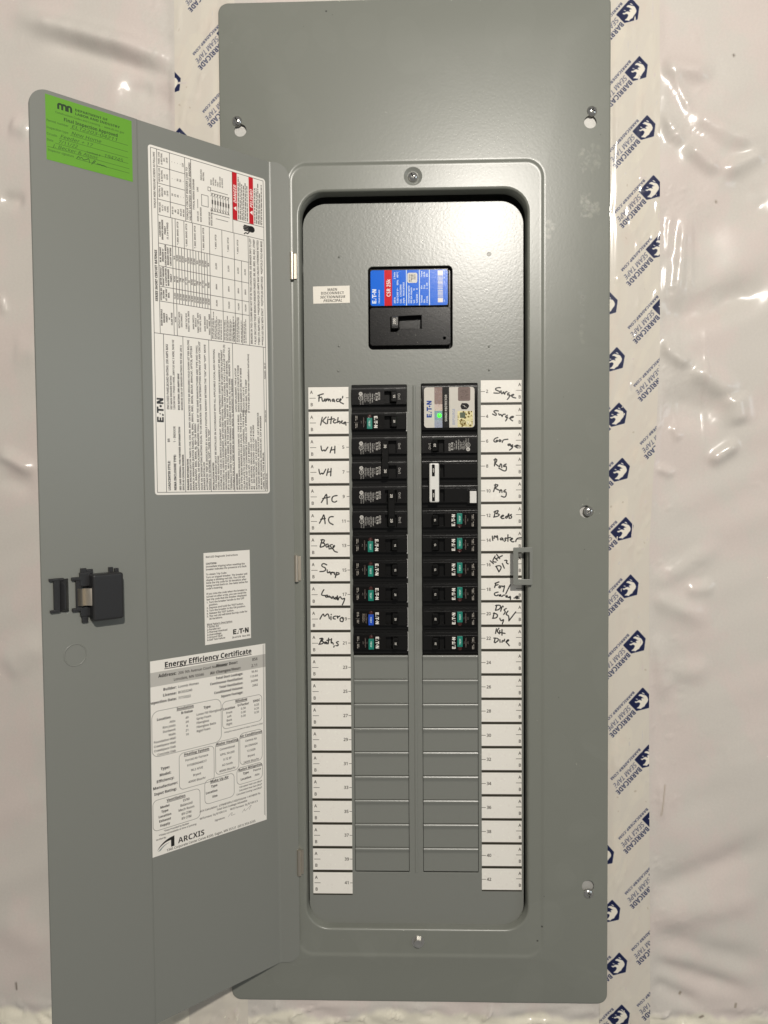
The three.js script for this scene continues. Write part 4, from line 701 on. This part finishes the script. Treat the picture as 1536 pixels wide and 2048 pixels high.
    t('ENCLOSED PANELBOARD RATING: 200 AMPS MAX', 470, 84, 16); t('SEE MAIN BREAKER RATING', 470, 102, 15); t('120/240 VAC 1 PHASE 3 WIRE, 208Y/120 VAC 3 WIRE, 50/60 HZ', 470, 119, 15, { l: 385 }); t('BUS RATING: 200 AMPS MAX', 470, 146, 15, { b: 1 }); t('MAXIMUM SUM OF BREAKER RATINGS PER STAB: 200 A', 470, 164, 15, { l: 360 });
    const para = (head, lines, y, step) => { t(head, 24, y, 15, { b: 1 }); lines.forEach((s, i) => t(s, 24, y + step * (i + 1), 15, { l: Math.min(840, s.length * 9.4) })); };
    para('BREAKER INFORMATION', ['MAIN BREAKERS (EATON FAMILY): CSR, CSH, BW, BWH OR BACKFED TYPE BR (REQUIRES HOLD-DOWN KIT PER BELOW)', 'BRANCH BREAKERS (EATON FAMILY): BR, BRH, BRHH, BRD, BRSN, BRCAF, BRHCAF, GFTCB, GFTCBH', 'GFEP, BRAFGF, BRX, BRRX, BJ, BJH OR BRWH', 'ADDITIONAL OR REPLACEMENT BREAKERS SHALL BE OF THE SAME MANUFACTURER AND TYPE AND SHALL', 'HAVE AN INTERRUPTING RATING EQUAL TO OR GREATER THAN THE INTERRUPTING RATING OF ANY CIRCUIT', 'BREAKER INSTALLED', 'AUTOMATIC TRIP IS INDICATED BY A HANDLE POSITION MIDWAY BETWEEN THE "ON" AND "OFF". MOVE', 'HANDLE TO EXTREME "OFF", THEN TO "ON"'], 192, 16.6);
    para('INSTALLATION NOTES', ['THIS PANELBOARD MUST BE INSTALLED IN ACCORDANCE WITH ALL APPLICABLE LOCAL AND NATIONAL', 'CODES AND REGULATIONS', 'SUITABLE FOR USE AS SERVICE EQUIPMENT. INSTALL APPROPRIATE SERVICE BARRIER KIT BELOW', 'WHEN USED AS SERVICE EQUIPMENT, ANY UNUSED NEUTRAL TERMINALS MAY BE USED FOR EQUIPMENT', 'GROUNDING. FOR EQUIPMENT GROUNDING WIRE, TERMINALS ARE SUITABLE FOR (1) #14-4 OR UP TO (3)', '#14-10 WIRES. MULTIPLE WIRES IN THE SAME HOLE MUST BE THE SAME SIZE AND MATERIAL', 'TERMINALS OTHER THAN BREAKER TERMINALS SUITABLE FOR 60/75C AL-CU WIRE. BREAKER TERMINALS', 'SUITABLE FOR AL-CU WIRE WHEN SO MARKED. REFER TO MARKINGS ON BREAKERS'], 348, 16);
    para('ACCESSORIES', ['BACKFED MAIN BREAKER HOLD DOWN KIT, TYPE # BRHD', 'FOR TYPE MAIN BREAKER FILLER PLATE, TYPE # CSRFP', 'FILLER PLATE TO CLOSE BRANCH OPENINGS, TYPE # BRFP', 'MAIN LUG KIT FOR CONVERTIBLE PANELS, CAT # BRML200', 'SUBFEED LUG KIT, CAT # BRSF225', '#2 - 2/0 NEUTRAL GROUND LUGS, CAT # NL20', '#6 - 300 NEUTRAL GROUND LUGS, CAT # NL300', 'BONDING SCREW KIT, CAT # BONDKIT', 'CSR MAIN MECHANICAL INTERLOCK KIT, CAT # BRMIKCSR', 'BR MAIN MECHANICAL INTERLOCK KIT, CAT # BRMIKBR', 'LABEL KITS, TYPE # BRLBL'], 498, 16.4);
    ['LATCH REPLACEMENT, TYPE # LATCHP', 'SERVICE BARRIER KIT (CSR) KIT # TCSRSB', 'SERVICE BARRIER KIT (BR) KIT # TBRSB', 'KEYLOCK KIT, CAT # TL', 'GROUND BARS, TYPE # GBKP', 'IF TYPE # GBK (for German installation instructions)'].forEach((s, i) => t(s, 480, 500 + 17 * i, 15)); t('ASSEMBLED IN USA', 24, 699, 11); t('www.eaton.com', 430, 699, 10); t('PUN42001   REV. 07', 690, 699, 11);
    // ratings table
    ln(880, 48, 1520, 48); t('SERIES SHORT CIRCUIT RATINGS', 1190, 31, 18, { b: 1, a: 'center' });
    const cols = [880, 1056, 1136, 1246, 1368, 1520], yv = [48, 128, 146, 350, 428, 506, 552, 598, 640, 706];
    for (const a of cols) ln(a, 48, a, a === 880 || a === 1520 ? 706 : 600);
    for (const b of [128, 146, 350, 428, 506, 598]) ln(880, b, 1520, b); ln(880, 552, 1368, 552); for (let i = 1; i < 12; i++) ln(1056, 146 + i * 17, i % 3 ? 1368 : 1520, 146 + i * 17);
    [['MAIN MODULE', 'BREAKER', 'FAMILY', 'or', 'CLASS FUSE'], ['SYSTEM KIC', 'RATING', 'AT 240 VAC', 'MAX.'], ['METER MODULE', 'TENANT BREAKER', 'or LOADCENTER', 'MAIN BREAKER', 'FAMILY'], ['M.M. TENANT', 'BREAKER or', 'LOADCENTER MAIN', 'BREAKER SHORT', 'CIRCUIT RATING'], ['LOADCENTER', 'BRANCH BREAKER', 'FAMILY', '(1, 2 or 3 POLE)']].forEach((L2, i) => L2.forEach((s, j) => t(s, (cols[i] + cols[i + 1]) / 2, 57 + j * 14.5, 12.5, { b: 1, a: 'center' })));
    t('NONE', 968, 137, 11, { a: 'center' }); ['WITHOUT MAIN', 'DISCONNECT', '', 'CABLE TAP BOX', 'FAMILY 1MTB, 3MTB', '', 'MAIN SWITCH', 'MODULE', 'FAMILY 1MFS, 3MFS', 'TYPE 1MPS, 3MPS', '', 'MAIN BREAKER', 'MODULE', 'FAMILY 1MBB, 3MBB'].forEach((s, i) => t(s, 968, 158 + i * 14, 12.5, { a: 'center' }));
    for (let i = 0; i < 13; i++) { const y = 137 + i * 17; t(['10,000', '18,000', '22,000', '42,000', '65,000'][i % 5], 1096, y, 12, { a: 'center' }); t(['NONE', 'BR, CC', 'CHB', 'CSR', 'CC, CCV', 'DK'][i % 6], 1190, y, 12, { a: 'center' }); t(['N/A', '10,000', '22,000', '25,000'][i % 4], 1306, y, 12, { a: 'center' }); if (i % 3 === 1) t('*, BRDF, BRHDF, GFTCB', 1444, y + 6, 12, { a: 'center' }); }
    for (const [y, a] of [[389, '35,000'], [467, '100,000'], [529, '100,000'], [575, '100,000']]) { t(a, 1096, y, 12, { a: 'center' }); t('BRHH', 1190, y, 12, { a: 'center' }); t('22,000', 1306, y, 12, { a: 'center' }); if (y < 560) t('*, BRDF, GFTCB', 1444, y, 12, { a: 'center' }); greek(x, 890, y - 34, 156, y < 500 ? 66 : 40, y < 500 ? 7 : 4, r, 'rgba(52,48,44,0.75)'); }
    ['BREAKERS IN THIS COLUMN MAY NOT FIT IN THIS LOADCENTER. SEE BREAKER INFO TO LEFT', '* ALSO INCLUDES THESE BRANCH BREAKER FAMILIES: BR, BD, BRD, BQ, BQC, ETNBY', '**BRH (70 AMPS MAX.)  **HQP/BQH/QB (20 AMPS MAX UNLESS OTHERWISE NOTED)', '***FOR USE ONLY WITH ETNCT   *HQPTCB (20 AMPS MAX)   *HQPTCB (2 POLE 40A MAX)'].forEach((s, i) => t(s, 890, 612 + i * 25, 16, { l: 620 }));
    // torque table and diagram
    t('TORQUE WIRE PRESSURE SCREWS AS FOLLOWS', 1700, 31, 15, { a: 'center', l: 300 }); ln(1520, 48, w - 14, 48); ln(1520, 120, w - 14, 120); ln(1520, 208, w - 14, 208); ln(1520, 244, w - 14, 244); for (const a of [1604, 1690, 1780]) ln(a, 48, a, 208);
    [['WIRE SIZE', 'AL-CU', 'AWG', 'KCMIL'], ['NEUTRAL &', 'GROUND', 'BAR', 'LB-IN'], ['GROUND LUG', '& NEUTRAL', 'LUG', 'LB-IN'], ['PANEL LUGS', '& NEUTRAL', 'INT.', 'LB-IN']].forEach((L2, i) => L2.forEach((s, j) => t(s, [1562, 1647, 1735, 1825][i], 60 + 15 * j, 12, { a: 'center' })));
    ['#14-10', '#8', '#6-4', '#3-2/0', '#4-300'].forEach((s, i) => { t(s, 1562, 132 + 16 * i, 13, { a: 'center' }); t(['20', '25', '35', '-', '-'][i], 1647, 132 + 16 * i, 13, { a: 'center' }); t(['-', '-', '50', '50', '-'][i], 1735, 132 + 16 * i, 13, { a: 'center' }); t(['-', '-', '-', '-', '225'][i], 1825, 132 + 16 * i, 13, { a: 'center' }); });
    t('TORQUE CIRCUIT BREAKER LUGS TO', 1530, 218, 15, { l: 290 }); t('VALUES SPECIFIED ON CIRCUIT BREAKERS', 1530, 235, 15, { l: 320 }); t('TYPICAL WIRING DIAGRAM', 1680, 258, 14, { a: 'center' });
    t('MAIN LUG', 1536, 282, 12); t('MAIN BREAKER', 1536, 300, 12); ln(1610, 282, 1660, 282); t('LINE', 1700, 282, 13); x.strokeRect(1630, 306, 62, 40); t('INSULATED', 1770, 306, 12); t('NEUTRAL', 1770, 320, 12); t('GROUND BAR', 1530, 352, 12); t('WHEN INSTALLED', 1530, 366, 12); ln(1576, 392, 1576, 470); ln(1600, 362, 1600, 480); ln(1730, 362, 1730, 470); x.strokeRect(1724, 346, 20, 16);
    for (let i = 0; i < 7; i++) { const y = 372 + i * 17; ln(1616, y, 1714, y); x.fillRect(1654, y - 4, 24, 9); ln(1616, y, 1634, y - 9); ln(1714, y, 1696, y - 9); } ln(1616, 362, 1616, 480); ln(1714, 362, 1714, 480); ['BOND', 'NEUTRAL', 'TO BAR', 'ONLY', 'WHEN USED', 'AS SERVICE'].forEach((s, i) => t(s, 1760, 366 + 14 * i, 11));
    // danger block
    ln(1520, 500, w - 14, 500); ln(1596, 500, 1596, h - 14);
    const red = (a, b, s) => { x.fillStyle = '#c01622'; x.fillRect(1598, a, w - 14 - 1598, b - a); x.fillStyle = '#f0e6e0'; x.font = 'italic bold 26px sans-serif'; x.textAlign = 'center'; x.fillText(s, 1745, (a + b) / 2 + 1); x.beginPath(); x.moveTo(1650, b - 5); x.lineTo(1664, a + 4); x.lineTo(1678, b - 5); x.fill(); x.fillStyle = K; };
    red(501, 530, 'DANGER'); red(608, 637, 'PELIGRO'); greek(x, 1606, 536, 250, 68, 6, r, 'rgba(52,48,44,0.8)'); greek(x, 1606, 643, 250, 58, 5, r, 'rgba(52,48,44,0.8)');
    // shocked hand symbol
    x.save(); x.translate(1556, 590); x.fillStyle = '#161412'; x.strokeStyle = '#161412'; x.lineCap = 'round'; x.lineWidth = 8; for (let i = 0; i < 4; i++) { x.beginPath(); x.moveTo(-4 + i * 9, 20); x.lineTo(-4 + i * 9, -22 + Math.abs(i - 1.5) * 5); x.stroke(); } x.beginPath(); x.ellipse(10, 32, 19, 22, 0, 0, 7); x.fill(); x.lineWidth = 6; ink(x, [-26, -16, -14, -6, -24, 4, -10, 16]); x.restore();
  });
  part('rating_label', sticker(-125, -4.8, 8, 322.2, 0.02, 3, 1), printed(big, 0.34), door, 'large white wiring and ratings label reading upwards');

  // small diagnostic instructions label, 49.6 x 88.4 mm
  const led = canvasTexture(496, 884, (x, w, h) => {
    x.fillStyle = '#e8e4dc'; x.fillRect(0, 0, w, h); x.fillStyle = '#1f1b18'; x.textBaseline = 'middle';
    const L2 = [['Red LED Diagnostic Instructions', 40], ['CAUTION:', 105, 1], ['Immediate tripping when resetting the', 133], ['breaker indicates the presence of a fault.', 160], ['To obtain Trip Code:', 208], ['Turn on tripped breaker. The breaker will', 236], ['display a blinking red LED. The LED will', 263], ['blink the trip code for 30 iterations after', 290], ['being turned back on. See table below for', 317], ['code\'s meaning.', 344], ['If you miss the code when the breaker is', 395], ['turned on after a trip, you can recall the', 422], ['last trip code that the breaker displayed.', 449], ['1. Turn the breaker handle to the OFF', 477], ['    position.', 503], ['2. Depress and hold the TEST button.', 530], ['3. Turn the breaker to the ON position.', 557], ['4. Release the TEST button.', 584], ['5. The red LED will blink the trip code for', 611], ['    30 iterations.', 637], ['Blink Pattern-Description', 690, 2], ['1-Series Arc', 715], ['2-Parallel Arc', 740], ['3-Thermal Overload', 765], ['4-Overvoltage', 790], ['5-Ground Fault', 815], ['6-Self Test Failure', 840]];
    for (const [s, y, f] of L2) { x.font = (f === 1 ? 'bold ' : '') + '24px sans-serif'; x.fillText(s, 22, y); x.strokeStyle = '#1f1b18'; x.lineWidth = 1.1; x.strokeText(s, 22, y); if (f === 2) x.fillRect(22, y + 12, x.measureText(s).width, 2); }
    eaton(x, 298, 822, 50, '#1f1c19'); x.font = 'bold 24px sans-serif'; x.fillText('30-47376  Rev.002', 286, 852);
  });
  const ledSticker = part('diagnostic_label', sticker(-78.6, -29, -136.4, -48, 0.02), printed(led, 0.55), door, 'small white label of LED trip code instructions');

  // energy certificate, 120 x 181 mm
  const cert = canvasTexture(1080, 1629, (x, w, h) => {
    x.fillStyle = '#e8e4dc'; x.fillRect(0, 0, w, h); const K = '#1f1b18';
    x.fillStyle = '#b9b6af'; x.fillRect(0, 96, w, 118); x.fillStyle = K; x.textBaseline = 'middle'; x.strokeStyle = K;
    const t = (s, px, py, size, o = {}) => { x.font = (o.b ? 'bold ' : '') + size + 'px sans-serif'; x.textAlign = o.a || 'left'; x.fillText(s, px, py); x.lineWidth = size * 0.03; x.strokeText(s, px, py); x.lineWidth = 2.6; if (o.u) { const m = x.measureText(s).width, a = o.a === 'center' ? px - m / 2 : px; x.fillRect(a, py + size * 0.48, m, size * 0.07 + 1.5); } };
    t('Energy Efficiency Certificate', w / 2 - 10, 48, 60, { b: 1, a: 'center', u: 1 });
    t('Address:', 225, 132, 38, { b: 1, a: 'right' }); t('206 9th Avenue Court Northwest', 240, 134, 31); t('Lonsdale, MN 55046', 200, 182, 30);
    t('Blower Door:', 800, 128, 34, { b: 1, a: 'right' }); t('856', 1000, 128, 34, { a: 'right' }); t('Air Changes/Hour:', 830, 184, 34, { b: 1, a: 'right' }); t('2.11', 1000, 184, 34, { a: 'right' });
    [['Builder:', 'Loomis Homes'], ['License:', 'BC653240'], ['Inspection Date:', '7/7/2022']].forEach(([a, b], i) => { t(a, 225, 250 + 48 * i, 31, { b: 1, a: 'right' }); t(b, 238, 250 + 48 * i, 28); });
    [['Total Duct Leakage:', '56.82'], ['Continuous Ventilation:', '113.64'], ['Total Ventilation:', '24398'], ['Conditioned Volume:', '2682'], ['Square Footage:', '']].forEach(([a, b], i) => { t(a, 850, 238 + 42 * i, 28, { b: 1, a: 'right' }); t(b, 1000, 238 + 42 * i, 26, { a: 'right' }); });
    x.lineWidth = 2.6; const bx = (a, b, c, d, r = 40) => { x.beginPath(); x.roundRect(a, b, c - a, d - b, r); x.stroke(); };
    bx(8, 420, 632, 800, 60); t('Insulation', 300, 436, 31, { b: 1, a: 'center', u: 1 }); t('Location', 110, 492, 29, { b: 1, a: 'center' }); t('R-Value', 315, 478, 29, { b: 1, a: 'center' }); t('Type', 500, 472, 29, { b: 1, a: 'center' });
    ['Attic', 'Rim Joists', 'Ductwork', 'Walls', 'Foundation Wall', 'Crawlspace Wall', 'Crawlspace Slab', 'Concrete Slab'].forEach((s, i) => t(s, 212, 532 + i * 36, 26, { a: 'right' })); ['49', '24', '8', '21', '10'].forEach((s, i) => t(s, 315, 526 + i * 36, 26, { a: 'center' })); ['Loose Fill Fiberglass*', 'Spray Foam', 'Fiberglass', 'Fiberglass Batts', 'Rigid Foam'].forEach((s, i) => t(s, 400, 520 + i * 36, 26));
    bx(645, 458, 1040, 700); t('Window', 830, 474, 31, { b: 1, a: 'center', u: 1 }); t('Location', 710, 524, 28, { b: 1, a: 'center' }); t('U-Factor', 850, 516, 28, { b: 1, a: 'center' }); t('SHGC', 985, 508, 28, { b: 1, a: 'center' });
    ['Front', 'Left', 'Back', 'Right'].forEach((s, i) => { t(s, 710, 562 + i * 34, 25, { a: 'center' }); if (i < 3) { t('0.30', 850, 552 + i * 34, 25, { a: 'center' }); t('0.33', 985, 546 + i * 34, 25, { a: 'center' }); } }); t('Using the most prevalent R-Value, U-Factor & SHGC', 660, 730, 17);
    bx(240, 820, 560, 1130); bx(575, 800, 800, 1088); bx(812, 776, 1040, 1060);
    [['Heating System', 400, 838, ['Forced Air Furnace', '915SB36040E17', '96.2 AFUE', 'Bryant', '40000 Btus/hr']], ['Water Heating', 688, 820, ['Conventional', 'GPVL 50-200', '0.72 EF', 'AO Smith', '40000 Btus/hr']], ['Air Conditioner', 926, 800, ['Central Air', 'SA13NA024', '13 SEER', 'Bryant', '24000 Btus/hr']]].forEach(([a, px, py, L2]) => { t(a, px, py, 31, { b: 1, a: 'center', u: 1 }); L2.forEach((s, i) => t(s, px, py + 52 + i * 48, 25, { a: 'center' })); });
    ['Type:', 'Model:', 'Efficiency:', 'Manufacturer:', 'Input Rating:'].forEach((s, i) => t(s, 118, 908 + 50 * i, 31, { b: 1, a: 'center' }));
    bx(470, 1110, 752, 1320); t('Make Up Air', 610, 1132, 30, { b: 1, a: 'center', u: 1 }); ['Type', 'Location', 'Size'].forEach((s, i) => t(s, 590, 1176 + 46 * i, 27, { b: 1, a: 'right' }));
    bx(780, 1082, 1040, 1232); t('Radon Mitigation', 915, 1100, 29, { b: 1, a: 'center', u: 1 }); t('Type', 870, 1142, 26, { b: 1, a: 'center' }); t('Passive', 985, 1140, 25, { a: 'center' }); t('Location', 870, 1190, 26, { b: 1, a: 'center' }); t('Attic', 985, 1186, 25, { a: 'center' });
    ['Calculated Heat Loss (Btu)*', 'Calculated Heat Gain (Btu)*', 'Calculated Cooling Load (Btu)*'].forEach((s, i) => t(s, 1035, 1256 + 30 * i, 19, { a: 'right' }));
    bx(8, 1160, 425, 1416); t('Ventilation', 210, 1186, 31, { b: 1, a: 'center', u: 1 }); [['Model', 'EV90'], ['Type', 'Balanced'], ['Location', 'Mech Room'], ['Exhaust', '89 CFM'], ['Supply', '89 CFM']].forEach(([a, b], i) => { t(a, 110, 1230 + i * 38, 27, { b: 1, a: 'center' }); t(b, 300, 1226 + i * 38, 27, { a: 'center' }); });
    t('ACH Calculation:  (CFM@50Pa X 60)/Volume = ACH@50 Pa', 420, 1366, 23); t('Total Duct Leakage Allowable', 580, 1396, 23); t('W/Furnace: Sq ft/100 X 4      W/O Furnace: Sq ft/100 X 3', 420, 1430, 23); t('*Data Provided by Builder', 100, 1436, 19); t('**Data not available at time of printing', 55, 1462, 19); t('Signature:', 560, 1486, 22); t('Verified By', 30, 1492, 18);
    x.lineWidth = 2.4; x.strokeStyle = '#55504a'; ink(x, [690, 1490, 720, 1460, 735, 1466, 712, 1488, 760, 1484]); ink(x, [830, 1490, 860, 1452, 850, 1490, 880, 1474, 930, 1440, 900, 1486]);
    x.fillStyle = '#191715'; x.beginPath(); x.moveTo(40, 1588); x.quadraticCurveTo(80, 1512, 190, 1500); x.lineTo(190, 1588); x.lineTo(160, 1588); x.lineTo(160, 1528); x.quadraticCurveTo(90, 1530, 40, 1588); x.fill(); x.fillStyle = '#8b9492'; x.beginPath(); x.moveTo(46, 1596); x.quadraticCurveTo(90, 1548, 150, 1544); x.quadraticCurveTo(100, 1556, 70, 1592); x.fill();
    x.fillStyle = '#1d1a18'; x.font = 'bold 66px sans-serif'; x.textAlign = 'left'; x.save(); x.translate(222, 1556); x.scale(1.06, 1); x.fillText('ARCXIS', 0, 0); x.restore();
    x.fillStyle = K; t('1345 Corporate Center Curve #200, Eagan, MN 55121  (651) 393-5255', 120, 1606, 27);
    x.fillRect(w - 24, 10, 3, h - 60); x.fillRect(w - 14, 0, 2, h - 40);
  });
  const cs = part('energy_certificate', sticker(-60.4, 59.6, -90.6, 90.4, 0.02, 0.01), printed(cert, 0.6), door, 'white energy efficiency certificate with boxed tables');
  cs.position.set(-73.2 * MM, -234.2 * MM, 0); cs.rotation.z = -0.008;

  // latch: fixed body with a slider and a spring clip, moulded lugs at the corners
  const P = (g2, m, name, label) => { const o = part(name, g2, m, door, label); o.position.z = 0.55 * MM; return o; };
  P(merge([rbox(-186, -159.8, -98.6, -58.4, 0, 12.5, 2.2), rbox(-184.6, -160.2, -99.6, -92.5, 0, 5, 0.8), rbox(-193.6, -184.5, -94.6, -86.4, 0, 3.2, 0.6), rbox(-193.6, -184.5, -69, -57, 0, 3.2, 0.6), rbox(-190.6, -184.5, -88, -67, 0, 0.6, 0.2), rbox(-200.2, -193, -89.6, -86.8, 0, 3, 0.5), rbox(-200.2, -193, -63.4, -60.6, 0, 3, 0.5), rbox(-196.8, -192, -88, -62, 0, 2.4, 0.4), rbox(-192.4, -187.4, -100, -93, 0, 2.6, 0.5), rbox(-192.6, -187.8, -60, -53.4, 0, 2.6, 0.5), rbox(-187.8, -182.4, -58.5, -54.6, 0, 2.4, 0.4), rbox(-169, -165.2, -59, -54.2, 0, 2.6, 0.5), rbox(-164, -160.4, -59, -55.4, 0, 2.6, 0.5)]), M.latch, 'latch_body', 'black plastic latch block');
  const sp = new THREE.ExtrudeGeometry(new THREE.Shape([[-196, 0.4], [-195.2, 3], [-193, 5.4], [-190.4, 3.6], [-188.6, 5.2], [-186.2, 7.4], [-184.4, 7.6], [-184.4, 7.0], [-186, 6.8], [-188.4, 4.5], [-190.4, 2.9], [-193, 4.6], [-194.6, 2.7], [-195.4, 0.4]].map((q) => new THREE.Vector2(...q))), { depth: 14.6, bevelEnabled: false }); sp.rotateX(Math.PI / 2); sp.translate(0, -70.4, 0); sp.scale(1, 1, 1.25);
  P(toCreasedNormals(sp, 0.9), M.steel, 'latch_spring', 'bent metal spring clip');
  P(merge([rbox(-218, -206.5, -62.4, -60.2, 0, 2.8, 0.4), rbox(-217.6, -210, -88.8, -86.6, 0, 2.8, 0.4), rbox(-214.6, -209.6, -88.4, -61, 0, 2.6, 0.5), block([-210.6, -202.2, -89.2, -61.2, 0], [-207.4, -205.6, -86.4, -65, 6.2], 0.5)]), M.latch, 'latch_slider', 'black plastic finger slide');
  // round knock-out outline pressed in the sheet
  const ring = new THREE.TorusGeometry(9.3, 0.62, 8, 48); ring.scale(0.97, 1, 0.9); ring.translate(-198, -127, -0.05);
  P(flatUV(ring, PEEL), M.paint, 'knockout_ring');
}

// ---------------------------------------------------------------- the light sources themselves (outside the picture)
{
  const b = thing('ceiling_bulb', 'bare warm light bulb in a white ceiling socket', 'lamp', [LAMP.x * 1000, LAMP.y * 1000, LAMP.z * 1000]);
  part('glass', new THREE.SphereGeometry(32, 24, 16), new THREE.MeshStandardMaterial({ color: lin(0.8, 0.8, 0.78), emissive: lin(1, 0.945, 0.865), emissiveIntensity: 60, roughness: 0.5 }), b);
  part('socket', (() => { const g = new THREE.CylinderGeometry(30, 20, 60, 20); g.translate(0, 62, 0); return g; })(), M.white, b);
  scene.add(lamp);
  const w = thing('basement_window', 'small bright basement window in the next wall', 'window', [WINDOW.x * 1000, WINDOW.y * 1000, WINDOW.z * 1000]);
  w.lookAt(0, 0, 0);
  part('pane', new THREE.BoxGeometry(800, 550, 4).translate(0, 0, -12), new THREE.MeshStandardMaterial({ color: lin(0.1, 0.1, 0.1), emissive: lin(0.8, 0.92, 1), emissiveIntensity: 1.9 }), w);
  part('frame', merge([box(-440, -402, -315, 315, -40, 10), box(402, 440, -315, 315, -40, 10), box(-402, 402, 277, 315, -40, 10), box(-402, 402, -315, -277, -40, 10)]), M.white, w);
  scene.add(daylight);
}
renderer.render(scene, camera);
